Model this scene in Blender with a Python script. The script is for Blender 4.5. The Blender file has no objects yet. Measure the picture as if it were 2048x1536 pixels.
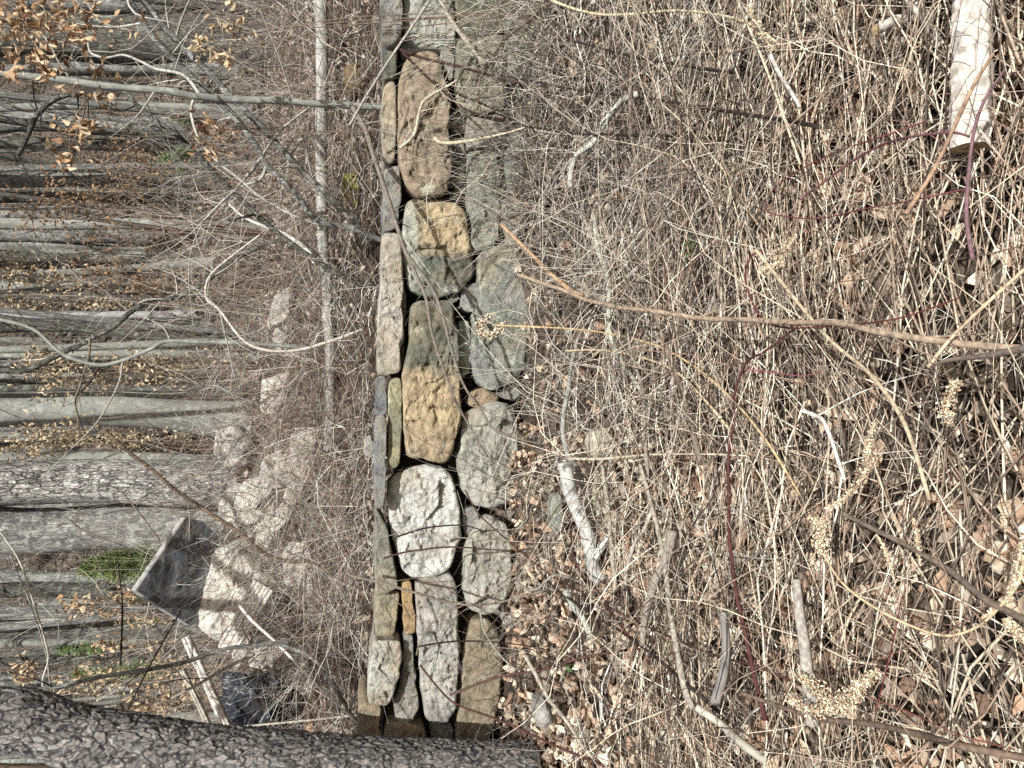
import bpy, math, random
import numpy as np
from mathutils import Vector, noise, Matrix
random.seed(7); RNG = np.random.default_rng(11)
R = math.radians
sc = bpy.context.scene
COL = sc.collection
CAM = np.array([0.0, 0.0, 1.5]); PITCH = R(11.0); F = 1547.0
FW = np.array([0, math.cos(PITCH), -math.sin(PITCH)]); UP = np.array([0, math.sin(PITCH), math.cos(PITCH)]); RT = np.array([1.0, 0, 0])

def W(x, y, d):
    """place in the world, d metres in front of the viewpoint, of something seen at photo position x, y"""
    a = (1536 - y - 768) / F; b = (1024 - x) / F
    v = FW + a * RT + b * UP
    return CAM + v * (d / v[1])

# ------------------------------------------------------------------ camera, sky, sun
cd = bpy.data.cameras.new('camera'); cam = bpy.data.objects.new('camera', cd); COL.objects.link(cam)
cd.sensor_fit = 'HORIZONTAL'; cd.angle = 2 * math.atan(1024 / F); cd.clip_start = 0.02; cd.clip_end = 2000
M = Matrix(((-UP[0], RT[0], -FW[0]), (-UP[1], RT[1], -FW[1]), (-UP[2], RT[2], -FW[2])))
cam.matrix_world = Matrix.Translation(Vector(CAM)) @ M.to_4x4()
sc.camera = cam
SUN_EL, SUN_AZ = R(40), R(17)     # azimuth measured from straight behind the viewer towards the left
sv = Vector((math.sin(SUN_AZ) * math.cos(SUN_EL), -math.cos(SUN_AZ) * math.cos(SUN_EL), math.sin(SUN_EL)))
sl = bpy.data.lights.new('sun', 'SUN'); sl.energy = 5.0; sl.angle = R(0.5); sl.color = (1.0, 0.99, 0.955)
so = bpy.data.objects.new('sun', sl); COL.objects.link(so); so.rotation_euler = sv.to_track_quat('Z', 'Y').to_euler()
wd = bpy.data.worlds.new('World'); sc.world = wd; wd.use_nodes = True
nt = wd.node_tree; bg = nt.nodes['Background']; sk = nt.nodes.new('ShaderNodeTexSky'); sk.sky_type = 'NISHITA'
sk.sun_disc = False; sk.sun_elevation = SUN_EL; sk.sun_rotation = math.atan2(sv.x, sv.y); sk.dust_density = 5.0; sk.air_density = 1.0
nt.links.new(sk.outputs[0], bg.inputs[0]); bg.inputs[1].default_value = 0.07
sc.view_settings.view_transform = 'Standard'; sc.view_settings.look = 'None'; sc.view_settings.exposure = 0.62; sc.view_settings.gamma = 1
sc.cycles.max_bounces = 5; sc.cycles.diffuse_bounces = 3; sc.cycles.glossy_bounces = 1; sc.cycles.transmission_bounces = 2
sc.cycles.use_denoising = False

# ------------------------------------------------------------------ terrain
def sm(t): 
    t = np.clip(t, 0, 1); return t * t * (3 - 2 * t)
def gz(x, y):
    x = np.asarray(x, float); y = np.asarray(y, float)
    zf = 0.65 - 0.2 * (4 - np.maximum(y, -1)) - 0.03 * np.clip(x, -3, 3)
    zb = 1.33 + 0.22 * (np.minimum(y, 12) - 4.5) + 0.52 * np.clip(y - 12, 0, 70) + 0.2 * np.clip(y - 82, 0, 200)
    zb = zb + 0.75 * np.exp(-((x + 1.5) / 1.35) ** 2 - ((y - 7.3) / 0.95) ** 2) + 0.3 * np.exp(-((x - 0.7) / 1.2) ** 2 - ((y - 8.0) / 1.1) ** 2)
    t = sm((y - 4.2) / 0.3)
    w = 0.05 * np.sin(x * 1.7 + y * 2.3) * np.cos(y * 1.1 - x * 0.6) + 0.025 * np.sin(x * 5.1 + 1) * np.sin(y * 4.3)
    w = w + 0.5 * np.sin(x * .13 + .5) * np.sin(y * .17) * sm((y - 10) / 20)
    return zf * (1 - t) + zb * t + w

# ------------------------------------------------------------------ mesh helpers
def mk(name, V, faces, mat, cols=None, parent=None, smooth=True, quads=None):
    me = bpy.data.meshes.new(name)
    V = np.asarray(V, np.float32)
    if quads is None:
        me.from_pydata(V.tolist(), [], faces)
    else:
        Q = np.asarray(quads, np.int32)
        me.vertices.add(len(V)); me.vertices.foreach_set('co', V.ravel())
        me.loops.add(Q.size); me.loops.foreach_set('vertex_index', Q.ravel())
        me.polygons.add(len(Q)); me.polygons.foreach_set('loop_start', np.arange(len(Q), dtype=np.int32) * Q.shape[1])
        me.update(calc_edges=True)
    if cols is not None:
        a = me.color_attributes.new('Col', 'FLOAT_COLOR', 'POINT')
        c = np.ones((len(V), 4), np.float32); c[:, :3] = cols; a.data.foreach_set('color', c.ravel())
    if smooth: me.polygons.foreach_set('use_smooth', np.ones(len(me.polygons), bool))
    me.materials.append(mat)
    o = bpy.data.objects.new(name, me); COL.objects.link(o)
    if parent: o.parent = parent
    return o
def tag(o, label=None, cat=None, group=None, kind=None):
    if label: o['label'] = label
    if cat: o['category'] = cat
    if group: o['group'] = group
    if kind: o['kind'] = kind
    return o
def empty(name, loc=(0, 0, 0)):
    o = bpy.data.objects.new(name, None); COL.objects.link(o); o.location = loc; o.empty_display_size = .1; return o

def tube_mesh(P, Rr, C, S=3, cap=False):
    """P (N,K,3) paths, Rr (N,K) radii, C (N,3) or (N,K,3) colours -> verts, quads, cols"""
    P = np.asarray(P, float); N, K, _ = P.shape
    T = np.gradient(P, axis=1); T /= np.linalg.norm(T, axis=2, keepdims=True) + 1e-9
    ref = np.tile(np.array([0.31, 0.23, 0.92]), (N, K, 1)); flat = np.abs((T * ref).sum(2)) > .93
    ref[flat] = np.array([0.95, -0.2, 0.1])
    # one reference per path avoids twists
    m = flat.any(axis=1); ref[m] = np.array([0.72, -0.68, 0.1])
    U = np.cross(T, ref); U /= np.linalg.norm(U, axis=2, keepdims=True) + 1e-9
    Vv = np.cross(T, U)
    ang = np.arange(S) * 2 * math.pi / S
    ring = P[:, :, None, :] + Rr[:, :, None, None] * (np.cos(ang)[None, None, :, None] * U[:, :, None, :] + np.sin(ang)[None, None, :, None] * Vv[:, :, None, :])
    verts = ring.reshape(-1, 3)
    idx = np.arange(N * K * S).reshape(N, K, S)
    a = idx[:, :-1, :]; b = idx[:, 1:, :]; a2 = np.roll(a, -1, axis=2); b2 = np.roll(b, -1, axis=2)
    q = np.stack([a, a2, b2, b], -1).reshape(-1, 4)
    C = np.asarray(C, float)
    if C.ndim == 2: C = np.repeat(C[:, None, :], K, 1)
    cols = np.repeat(C[:, :, None, :], S, 2).reshape(-1, 3)
    return verts, q, cols
class Batch:
    def __init__(s): s.v = []; s.q = []; s.c = []; s.n = 0
    def add(s, v, q, c): s.v.append(v); s.q.append(q + s.n); s.c.append(c); s.n += len(v)
    def tubes(s, P, Rr, C, S=3): s.add(*tube_mesh(P, Rr, C, S))
    def build(s, name, mat, parent=None, smooth=True):
        return mk(name, np.concatenate(s.v), None, mat, np.concatenate(s.c), parent, smooth, quads=np.concatenate(s.q))

def crom(pts, n, closed=False):
    pts = [np.asarray(p, float) for p in pts]; m = len(pts); out = []
    segs = m if closed else m - 1
    for i in range(segs):
        if closed: p0, p1, p2, p3 = pts[(i - 1) % m], pts[i], pts[(i + 1) % m], pts[(i + 2) % m]
        else: p0, p1, p2, p3 = pts[max(i - 1, 0)], pts[i], pts[i + 1], pts[min(i + 2, m - 1)]
        for k in range(8):
            t = k / 8; out.append(.5 * ((2 * p1) + (p2 - p0) * t + (2 * p0 - 5 * p1 + 4 * p2 - p3) * t * t + (3 * p1 - p0 - 3 * p2 + p3) * t ** 3))
    out.append(pts[0] if closed else pts[-1]); out = np.array(out)
    L = np.r_[0, np.cumsum(np.linalg.norm(np.diff(out, axis=0), axis=1))]
    s = np.linspace(0, L[-1], n + 1 if closed else n)
    r = np.stack([np.interp(s, L, out[:, k]) for k in range(out.shape[1])], 1)
    return r[:-1] if closed else r

# ------------------------------------------------------------------ materials
def nodes(name, rough=.85):
    m = bpy.data.materials.new(name); m.use_nodes = True; t = m.node_tree; b = t.nodes['Principled BSDF']
    b.inputs['Roughness'].default_value = rough; b.inputs['Specular IOR Level'].default_value = .25
    return m, t, b
def nd(t, typ, **kw):
    n = t.nodes.new(typ)
    for k, v in kw.items():
        if k in n.inputs: n.inputs[k].default_value = v
        else: setattr(n, k, v)
    return n
def mapped(t, scale=(1, 1, 1)):
    tc = t.nodes.new('ShaderNodeTexCoord'); mp = t.nodes.new('ShaderNodeMapping'); mp.inputs['Scale'].default_value = scale
    t.links.new(tc.outputs['Object'], mp.inputs[0]); return mp.outputs[0]
def vary(t, src, fac, lo, hi):
    """src colour times a ramp lo..hi of fac"""
    mr = nd(t, 'ShaderNodeMapRange'); mr.inputs[1].default_value = .3; mr.inputs[2].default_value = .7; mr.inputs[3].default_value = lo; mr.inputs[4].default_value = hi
    t.links.new(fac, mr.inputs[0]); vm = nd(t, 'ShaderNodeVectorMath', operation='SCALE')
    t.links.new(src, vm.inputs[0]); t.links.new(mr.outputs[0], vm.inputs['Scale']); return vm.outputs[0]
def attr_mat(name, scale=60, lo=.75, hi=1.25, bump=0, bdist=.002, rough=.85, vec=None, transl=0):
    m, t, b = nodes(name, rough); at = nd(t, 'ShaderNodeAttribute', attribute_name='Col')
    nz = nd(t, 'ShaderNodeTexNoise', Scale=scale, Detail=4.0); t.links.new(mapped(t, vec or (1, 1, 1)), nz.inputs['Vector'])
    t.links.new(vary(t, at.outputs[0], nz.outputs[0], lo, hi), b.inputs['Base Color'])
    if bump:
        bp = nd(t, 'ShaderNodeBump', Strength=bump, Distance=bdist); t.links.new(nz.outputs[0], bp.inputs['Height']); t.links.new(bp.outputs[0], b.inputs['Normal'])
    if transl:
        tr = nd(t, 'ShaderNodeBsdfTranslucent'); mx = nd(t, 'ShaderNodeMixShader'); mx.inputs[0].default_value = transl
        t.links.new(at.outputs[0], tr.inputs[0]); t.links.new(b.outputs[0], mx.inputs[1]); t.links.new(tr.outputs[0], mx.inputs[2])
        t.links.new(mx.outputs[0], t.nodes['Material Output'].inputs[0])
    return m
M_STEM = attr_mat('dry_stem', 45, .6, 1.35)
M_TWIG = attr_mat('twig_bark', 90, .55, 1.4, .5, .002)
M_LEAF = attr_mat('dead_leaf', 70, .65, 1.3, .3, .002, .7, transl=.25)
M_NEED = attr_mat('evergreen_needle', 30, .6, 1.4)
M_WOOD = attr_mat('weathered_wood', 40, .5, 1.35, 1, .008)
M_PLATE = attr_mat('plated_bark', 150, .75, 1.25, .6, .002)
M_CLOTH = attr_mat('plastic_sheet', 12, .8, 1.2, .2, .01, .35)

def stone_mat():
    m, t, b = nodes('field_stone', .9); at = nd(t, 'ShaderNodeAttribute', attribute_name='Col'); v = mapped(t)
    n1 = nd(t, 'ShaderNodeTexNoise', Scale=26.0, Detail=9.0, Roughness=.68); n2 = nd(t, 'ShaderNodeTexNoise', Scale=170.0, Detail=4.0, Roughness=.7)
    mu = nd(t, 'ShaderNodeTexMusgrave') if False else nd(t, 'ShaderNodeTexNoise', Scale=9.0, Detail=12.0, Roughness=.75, Distortion=.6)
    for n in (n1, n2, mu): t.links.new(v, n.inputs['Vector'])
    ns = nd(t, 'ShaderNodeTexNoise', Scale=2.6, Detail=9.0, Roughness=.72, Distortion=.8); t.links.new(v, ns.inputs['Vector'])
    rs = nd(t, 'ShaderNodeMapRange'); rs.inputs[1].default_value = .47; rs.inputs[2].default_value = .66; rs.inputs[4].default_value = .6; t.links.new(ns.outputs[0], rs.inputs[0])
    ms = nd(t, 'ShaderNodeMix', data_type='RGBA'); ms.inputs[7].default_value = (.30, .235, .15, 1); t.links.new(rs.outputs[0], ms.inputs[0]); t.links.new(at.outputs[0], ms.inputs[6])
    nl = nd(t, 'ShaderNodeTexNoise', Scale=5.5, Detail=12.0, Roughness=.8); t.links.new(v, nl.inputs['Vector'])
    rl = nd(t, 'ShaderNodeMapRange'); rl.inputs[1].default_value = .56; rl.inputs[2].default_value = .62; rl.inputs[4].default_value = .7; t.links.new(nl.outputs[0], rl.inputs[0])
    ml = nd(t, 'ShaderNodeMix', data_type='RGBA'); ml.inputs[7].default_value = (.10, .105, .085, 1); t.links.new(rl.outputs[0], ml.inputs[0]); t.links.new(ms.outputs[2], ml.inputs[6])
    c = vary(t, ml.outputs[2], n1.outputs[0], .72, 1.28); c = vary(t, c, n2.outputs[0], .8, 1.2)
    # dark fine pits
    rp = nd(t, 'ShaderNodeMapRange'); rp.inputs[1].default_value = .38; rp.inputs[2].default_value = .46; rp.inputs[3].default_value = .55; rp.inputs[4].default_value = 1
    t.links.new(mu.outputs[0], rp.inputs[0]); vm = nd(t, 'ShaderNodeVectorMath', operation='SCALE'); t.links.new(c, vm.inputs[0]); t.links.new(rp.outputs[0], vm.inputs['Scale'])
    # pale lichen flecks
    vo = nd(t, 'ShaderNodeTexNoise', Scale=48.0, Detail=6.0, Roughness=.8); t.links.new(v, vo.inputs['Vector'])
    r2 = nd(t, 'ShaderNodeMapRange'); r2.inputs[1].default_value = .6; r2.inputs[2].default_value = .74; t.links.new(vo.outputs[0], r2.inputs[0])
    mx = nd(t, 'ShaderNodeMix', data_type='RGBA'); mx.inputs[7].default_value = (.36, .37, .30, 1)
    t.links.new(r2.outputs[0], mx.inputs[0]); t.links.new(vm.outputs[0], mx.inputs[6]); t.links.new(mx.outputs[2], b.inputs['Base Color'])
    ad = nd(t, 'ShaderNodeMath', operation='MULTIPLY_ADD'); ad.inputs[1].default_value = .35
    t.links.new(n2.outputs[0], ad.inputs[0]); t.links.new(n1.outputs[0], ad.inputs[2])
    a3 = nd(t, 'ShaderNodeMath', operation='ADD'); t.links.new(ad.outputs[0], a3.inputs[0]); t.links.new(mu.outputs[0], a3.inputs[1])
    bp = nd(t, 'ShaderNodeBump', Strength=1.0, Distance=.022); t.links.new(a3.outputs[0], bp.inputs['Height']); t.links.new(bp.outputs[0], b.inputs['Normal'])
    return m
M_STONE = stone_mat()

def ground_mat():
    m, t, b = nodes('leafy_ground', .95); v = mapped(t)
    vo = nd(t, 'ShaderNodeTexVoronoi', Scale=11.0); n1 = nd(t, 'ShaderNodeTexNoise', Scale=3.0, Detail=10.0, Roughness=.7); n2 = nd(t, 'ShaderNodeTexNoise', Scale=40.0, Detail=6.0, Roughness=.7)
    for n in (vo, n1, n2): t.links.new(v, n.inputs['Vector'])
    cr = nd(t, 'ShaderNodeValToRGB'); e = cr.color_ramp.elements; e[0].position = .0; e[0].color = (.022, .018, .014, 1); e[1].position = 1; e[1].color = (.15, .115, .085, 1)
    x = cr.color_ramp.elements.new(.45); x.color = (.07, .052, .037, 1); x = cr.color_ramp.elements.new(.75); x.color = (.12, .095, .072, 1)
    sp = nd(t, 'ShaderNodeSeparateColor'); t.links.new(vo.outputs['Color'], sp.inputs[0]); t.links.new(sp.outputs[0], cr.inputs[0])
    c = vary(t, cr.outputs[0], n1.outputs[0], .6, 1.3); c = vary(t, c, n2.outputs[0], .6, 1.35); t.links.new(c, b.inputs['Base Color'])
    bp = nd(t, 'ShaderNodeBump', Strength=1.0, Distance=.03); t.links.new(n2.outputs[0], bp.inputs['Height']); t.links.new(bp.outputs[0], b.inputs['Normal'])
    return m

def bark_mat(name, dark, light, sx, sz, plates=1.0, bdist=.02, lich=None, detail=5.0):
    """furrowed bark: stretched cells and noise along the trunk"""
    m, t, b = nodes(name, .92); v = mapped(t, (sx, sx, sz))
    n0 = nd(t, 'ShaderNodeTexNoise', Scale=1.3, Detail=3.0); t.links.new(v, n0.inputs['Vector'])
    va = nd(t, 'ShaderNodeVectorMath', operation='MULTIPLY_ADD'); va.inputs[1].default_value = (.9, .9, .9); t.links.new(n0.outputs['Color'], va.inputs[0]); t.links.new(v, va.inputs[2])
    vo = nd(t, 'ShaderNodeTexVoronoi', Scale=1.0, feature='DISTANCE_TO_EDGE'); t.links.new(va.outputs[0], vo.inputs['Vector'])
    vc = nd(t, 'ShaderNodeTexVoronoi', Scale=1.0); t.links.new(va.outputs[0], vc.inputs['Vector'])
    n1 = nd(t, 'ShaderNodeTexNoise', Scale=3.5, Detail=detail + 4, Roughness=.7); t.links.new(v, n1.inputs['Vector'])
    n2 = nd(t, 'ShaderNodeTexNoise', Scale=1.1, Detail=6.0); t.links.new(mapped(t, (2, 2, 1.2)), n2.inputs['Vector'])
    r = nd(t, 'ShaderNodeMapRange'); r.inputs[1].default_value = .0; r.inputs[2].default_value = .13; r.interpolation_type = 'SMOOTHSTEP'; t.links.new(vo.outputs[0], r.inputs[0])
    mx = nd(t, 'ShaderNodeMix', data_type='RGBA'); mx.inputs[6].default_value = (*dark, 1); mx.inputs[7].default_value = (*light, 1)
    mf = nd(t, 'ShaderNodeMath', operation='MULTIPLY'); r1 = nd(t, 'ShaderNodeMapRange'); r1.inputs[1].default_value = .25; r1.inputs[2].default_value = .55; t.links.new(n1.outputs[0], r1.inputs[0])
    t.links.new(r.outputs[0], mf.inputs[0]); t.links.new(r1.outputs[0], mf.inputs[1])
    mm = nd(t, 'ShaderNodeMath', operation='MULTIPLY_ADD'); mm.inputs[1].default_value = plates; mm.inputs[2].default_value = 0
    m2 = nd(t, 'ShaderNodeMix'); m2.inputs[0].default_value = plates; t.links.new(r1.outputs[0], m2.inputs[2]); t.links.new(mf.outputs[0], m2.inputs[3])
    t.links.new(m2.outputs[0], mx.inputs[0])
    sp = nd(t, 'ShaderNodeSeparateColor'); t.links.new(vc.outputs['Color'], sp.inputs[0])
    c = vary(t, mx.outputs[2], n2.outputs[0], .7, 1.3)
    if plates > .3: 
        mr = nd(t, 'ShaderNodeMapRange'); mr.inputs[3].default_value = .65; mr.inputs[4].default_value = 1.35; t.links.new(sp.outputs[0], mr.inputs[0])
        vm = nd(t, 'ShaderNodeVectorMath', operation='SCALE'); t.links.new(c, vm.inputs[0]); t.links.new(mr.outputs[0], vm.inputs['Scale']); c = vm.outputs[0]
    if lich:
        n3 = nd(t, 'ShaderNodeTexNoise', Scale=9.0, Detail=7.0, Roughness=.75); t.links.new(mapped(t), n3.inputs['Vector'])
        r3 = nd(t, 'ShaderNodeMapRange'); r3.inputs[1].default_value = .52; r3.inputs[2].default_value = .6; t.links.new(n3.outputs[0], r3.inputs[0])
        m3 = nd(t, 'ShaderNodeMix', data_type='RGBA'); m3.inputs[7].default_value = (*lich, 1); t.links.new(r3.outputs[0], m3.inputs[0]); t.links.new(c, m3.inputs[6]); c = m3.outputs[2]
    t.links.new(c, b.inputs['Base Color'])
    ad = nd(t, 'ShaderNodeMath', operation='MULTIPLY_ADD'); ad.inputs[1].default_value = .35; t.links.new(n1.outputs[0], ad.inputs[0]); t.links.new(m2.outputs[0], ad.inputs[2])
    a4 = nd(t, 'ShaderNodeMath', operation='MULTIPLY_ADD'); a4.inputs[1].default_value = .5 * plates; t.links.new(sp.outputs[1], a4.inputs[0]); t.links.new(ad.outputs[0], a4.inputs[2])
    bp = nd(t, 'ShaderNodeBump', Strength=1.0, Distance=bdist); t.links.new(a4.outputs[0], bp.inputs['Height']); t.links.new(bp.outputs[0], b.inputs['Normal'])
    return m
M_SCALY = bark_mat('scaly_bark', (.03, .027, .024), (.50, .485, .46), 34, 24, 1.0, .006)
M_FURROW = bark_mat('furrowed_bark', (.018, .018, .016), (.46, .45, .42), 20, 5, .9, .03, (.5, .5, .47))
M_GREY = bark_mat('grey_bark', (.06, .06, .056), (.25, .25, .235), 22, 5, .6, .014, (.36, .38, .35))
M_SMOOTH = bark_mat('smooth_grey_bark', (.11, .115, .105), (.20, .205, .185), 8, 3, .0, .004, (.27, .285, .26))
M_DARKB = bark_mat('dark_bark', (.03, .028, .025), (.15, .145, .13), 24, 5, .8, .02, (.22, .24, .2))
M_BROWN = bark_mat('brown_bark', (.06, .04, .03), (.20, .145, .10), 20, 5, .6, .012)
def birch_mat():
    m, t, b = nodes('birch_bark', .7); v = mapped(t, (12, 12, 90))
    at = nd(t, 'ShaderNodeAttribute', attribute_name='Col')
    n1 = nd(t, 'ShaderNodeTexNoise', Scale=1.0, Detail=4.0, Roughness=.6); t.links.new(mapped(t, (14, 60, 14)), n1.inputs['Vector'])
    n2 = nd(t, 'ShaderNodeTexNoise', Scale=7.0, Detail=5.0); t.links.new(mapped(t), n2.inputs['Vector'])
    r = nd(t, 'ShaderNodeMapRange'); r.inputs[1].default_value = .36; r.inputs[2].default_value = .44; r.inputs[3].default_value = .32; r.inputs[4].default_value = 1; t.links.new(n1.outputs[0], r.inputs[0])
    vm = nd(t, 'ShaderNodeVectorMath', operation='SCALE'); t.links.new(at.outputs[0], vm.inputs[0]); t.links.new(r.outputs[0], vm.inputs['Scale'])
    t.links.new(vary(t, vm.outputs[0], n2.outputs[0], .7, 1.2), b.inputs['Base Color'])
    bp = nd(t, 'ShaderNodeBump', Strength=.6, Distance=.003); t.links.new(n1.outputs[0], bp.inputs['Height']); t.links.new(bp.outputs[0], b.inputs['Normal']); return m
M_BIRCH = birch_mat()
def log_mat():
    m, t, b = nodes('blotched_log_bark', .85); at = nd(t, 'ShaderNodeAttribute', attribute_name='Col'); v = mapped(t, (6, 22, 22))
    n1 = nd(t, 'ShaderNodeTexNoise', Scale=1.0, Detail=7.0, Roughness=.7); t.links.new(v, n1.inputs['Vector'])
    n2 = nd(t, 'ShaderNodeTexNoise', Scale=60.0, Detail=5.0); t.links.new(mapped(t), n2.inputs['Vector'])
    c = vary(t, at.outputs[0], n1.outputs[0], .45, 1.75); c = vary(t, c, n2.outputs[0], .7, 1.3); t.links.new(c, b.inputs['Base Color'])
    bp = nd(t, 'ShaderNodeBump', Strength=.8, Distance=.005); t.links.new(n2.outputs[0], bp.inputs['Height']); t.links.new(bp.outputs[0], b.inputs['Normal']); return m
M_LOG = log_mat()

# ------------------------------------------------------------------ ground sheet
gx = np.unique(np.concatenate([np.linspace(-140, -8, 34), np.linspace(-8, 8, 161), np.linspace(8, 140, 34)]))
gy = np.unique(np.concatenate([np.linspace(-30, -1, 12), np.linspace(-1, 12, 200), np.linspace(12, 90, 90), np.linspace(90, 260, 18)]))
X, Y = np.meshgrid(gx, gy); Z = gz(X, Y)
hump = np.array([noise.noise(Vector((a * 2.2, b * 2.2, 0))) * .03 + noise.noise(Vector((a * 7, b * 7, 4))) * .012 for a, b in zip(X.ravel(), Y.ravel())])
V = np.stack([X.ravel(), Y.ravel(), Z.ravel() + hump], 1)
ii = np.arange(len(gx) * len(gy)).reshape(len(gy), len(gx))
Q = np.stack([ii[:-1, :-1], ii[:-1, 1:], ii[1:, 1:], ii[1:, :-1]], -1).reshape(-1, 4)
tag(mk('ground', V, None, ground_mat(), quads=Q), kind='structure')

# ------------------------------------------------------------------ stones
def fbm(p, o=4):
    s = 0; a = 1; f = 1
    for _ in range(o): s += a * noise.noise(p * f); a *= .5; f *= 2.1
    return s
def facet(p):
    """flat chipped facets: a tilted plane per random cell"""
    d, pts = noise.voronoi(p); c = pts[0]; h = noise.cell_vector(c * 3.7)
    return (p - c).dot((h - Vector((.5, .5, .5)))) + (h.x - .5) * .3
def stone(name, poly, d, c1, c2=None, parent=None, depth=.34, zones=(), lichen=.0, rough=1.12, rnd=.03, seed=None, label=None, nE=112, nR=20, bulge=0.0, lcol=(.42, .45, .36), shrink=1.0, angular=False):
    """a stone with the traced outline POLY (photo px at distance d), real depth, broken face"""
    seed = seed if seed is not None else random.random() * 90
    P3 = np.array([W(x, y, d) for x, y in poly]); P2 = P3[:, [0, 2]]
    PC = np.vstack([P2, P2[:1]]); LL = np.r_[0, np.cumsum(np.linalg.norm(np.diff(PC, axis=0), axis=1))]; ss_ = np.linspace(0, LL[-1], nE, endpoint=False)
    E = np.stack([np.interp(ss_, LL, PC[:, 0]), np.interp(ss_, LL, PC[:, 1])], 1)
    if angular:
        jj = random.Random(int(seed * 10)); E = E + np.array([[.022 * facet(Vector((p[0] * 4, seed, p[1] * 4))), .022 * facet(Vector((p[0] * 4, seed + 7, p[1] * 4)))] for p in E])
    for _ in range(5): E = (np.roll(E, 1, 0) + 2 * E + np.roll(E, -1, 0)) / 4
    E = E if angular else E * .65 + crom(P2, nE, closed=True) * .35
    c = E.mean(0); E = c + (E - c) * shrink
    size = math.sqrt(abs(np.sum(E[:, 0] * np.roll(E[:, 1], -1) - np.roll(E[:, 0], -1) * E[:, 1]) / 2)); k = min(1, size / .4)
    e2 = []
    for p in E:
        q = Vector((p[0] * 9, p[1] * 9, seed)); dlt = .008 * noise.noise(q) + .004 * noise.noise(q * 3.1)
        e2.append(p + (p - c) / (np.linalg.norm(p - c) + 1e-6) * dlt * 1.6)
    E = np.array(e2); V = []; rows = []
    # back rings then front rings
    prof = [(.80, depth), (.93, depth * .8), (.985, depth * .45), (1.0, rnd * k * 1.15)] 
    ss = list(1 - np.linspace(0, 1, nR) ** 1.25)[1:]
    prof += [(s, None) for s in [.993] + ss[:-1]]
    c2 = c2 or c1; cols = []
    c1 = np.array(c1); c2 = np.array(c2)
    for s, back in prof:
        row = []
        for p in E:
            q = c + (p - c) * s
            if back is not None: y = d + back; n = fbm(Vector((q[0] * 6, y * 6, q[1] * 6 + seed)), 3) * .02; q = q + (p - c) / (np.linalg.norm(p - c) + 1e-6) * n * .6
            else:
                edge = 1 - s; rr = rnd * k
                t = min(1, (edge * size * .75) / max(rr * 1.6, 1e-4)); y = d + rr * (1 - math.sqrt(max(0, 1 - (1 - t) ** 2))) - bulge * (1 - s * s)
                v = Vector((q[0] * 5 + seed, q[1] * 5, seed * 2)); a = rough * (.4 + .6 * t)
                y -= a * (.022 * fbm(v, 4) + .045 * facet(v * 1.2 + Vector((fbm(v * .7, 2), 0, 0)) * .6) + .026 * facet(v * 3.0 + Vector((0, 0, fbm(v, 2))) * .4) + .010 * facet(v * 7.5) + .007 * noise.noise(v * 9)) * (k * .8 + .2)
            V.append((q[0], y, q[1]))
            w = noise.noise(Vector((q[0] * 4 + seed, q[1] * 4, y * 2))) + .5 * noise.noise(Vector((q[0] * 13, q[1] * 13, seed)))
            f = min(1, max(0, .5 + 1.3 * w)); col = c1 * (1 - f) + c2 * f
            for (ax, th, wd, zc) in zones:
                # horizontal position measured in the wall's own x
                val = {'x': q[0], 'z': q[1], '-x': -q[0], '-z': -q[1]}[ax]; g = min(1, max(0, .5 + (val - th) / wd + .6 * w)); zc = np.array(zc)
                col = col * (1 - g) + zc * (.8 + .4 * f) * g
            if lichen > 0:
                l = noise.noise(Vector((q[0] * 11, q[1] * 11, seed + 5))) + .6 * noise.noise(Vector((q[0] * 37, q[1] * 37, seed)))
                g = min(1, max(0, (l - (.62 - lichen)) * 5)); col = col * (1 - .75 * g) + np.array(lcol) * .75 * g
            cols.append(col)
    nr = len(prof); ii = np.arange(nr * nE).reshape(nr, nE)
    a = ii[:-1]; b = ii[1:]; q = np.stack([a, np.roll(a, -1, 1), np.roll(b, -1, 1), b], -1).reshape(-1, 4).tolist()
    yc = np.mean([V[i][1] for i in ii[-1]]); V.append((c[0], yc, c[1])); cols.append(cols[-1]); ci = len(V) - 1
    V.append((c[0], d + depth * 1.02, c[1])); cols.append(c1); bi = len(V) - 1
    tri = [(int(ii[-1][i]), int(ii[-1][(i + 1) % nE]), ci) for i in range(nE)] + [(int(ii[0][(i + 1) % nE]), int(ii[0][i]), bi) for i in range(nE)]
    V = np.array(V)
    if parent is None:
        org = np.array([c[0], d + depth / 2, E[:, 1].min()]); V = V - org
    o = mk(name, V, q + tri, M_STONE, np.array(cols), parent)
    if parent is None: o.location = org
    if label: o['label'] = label
    return o

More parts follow.
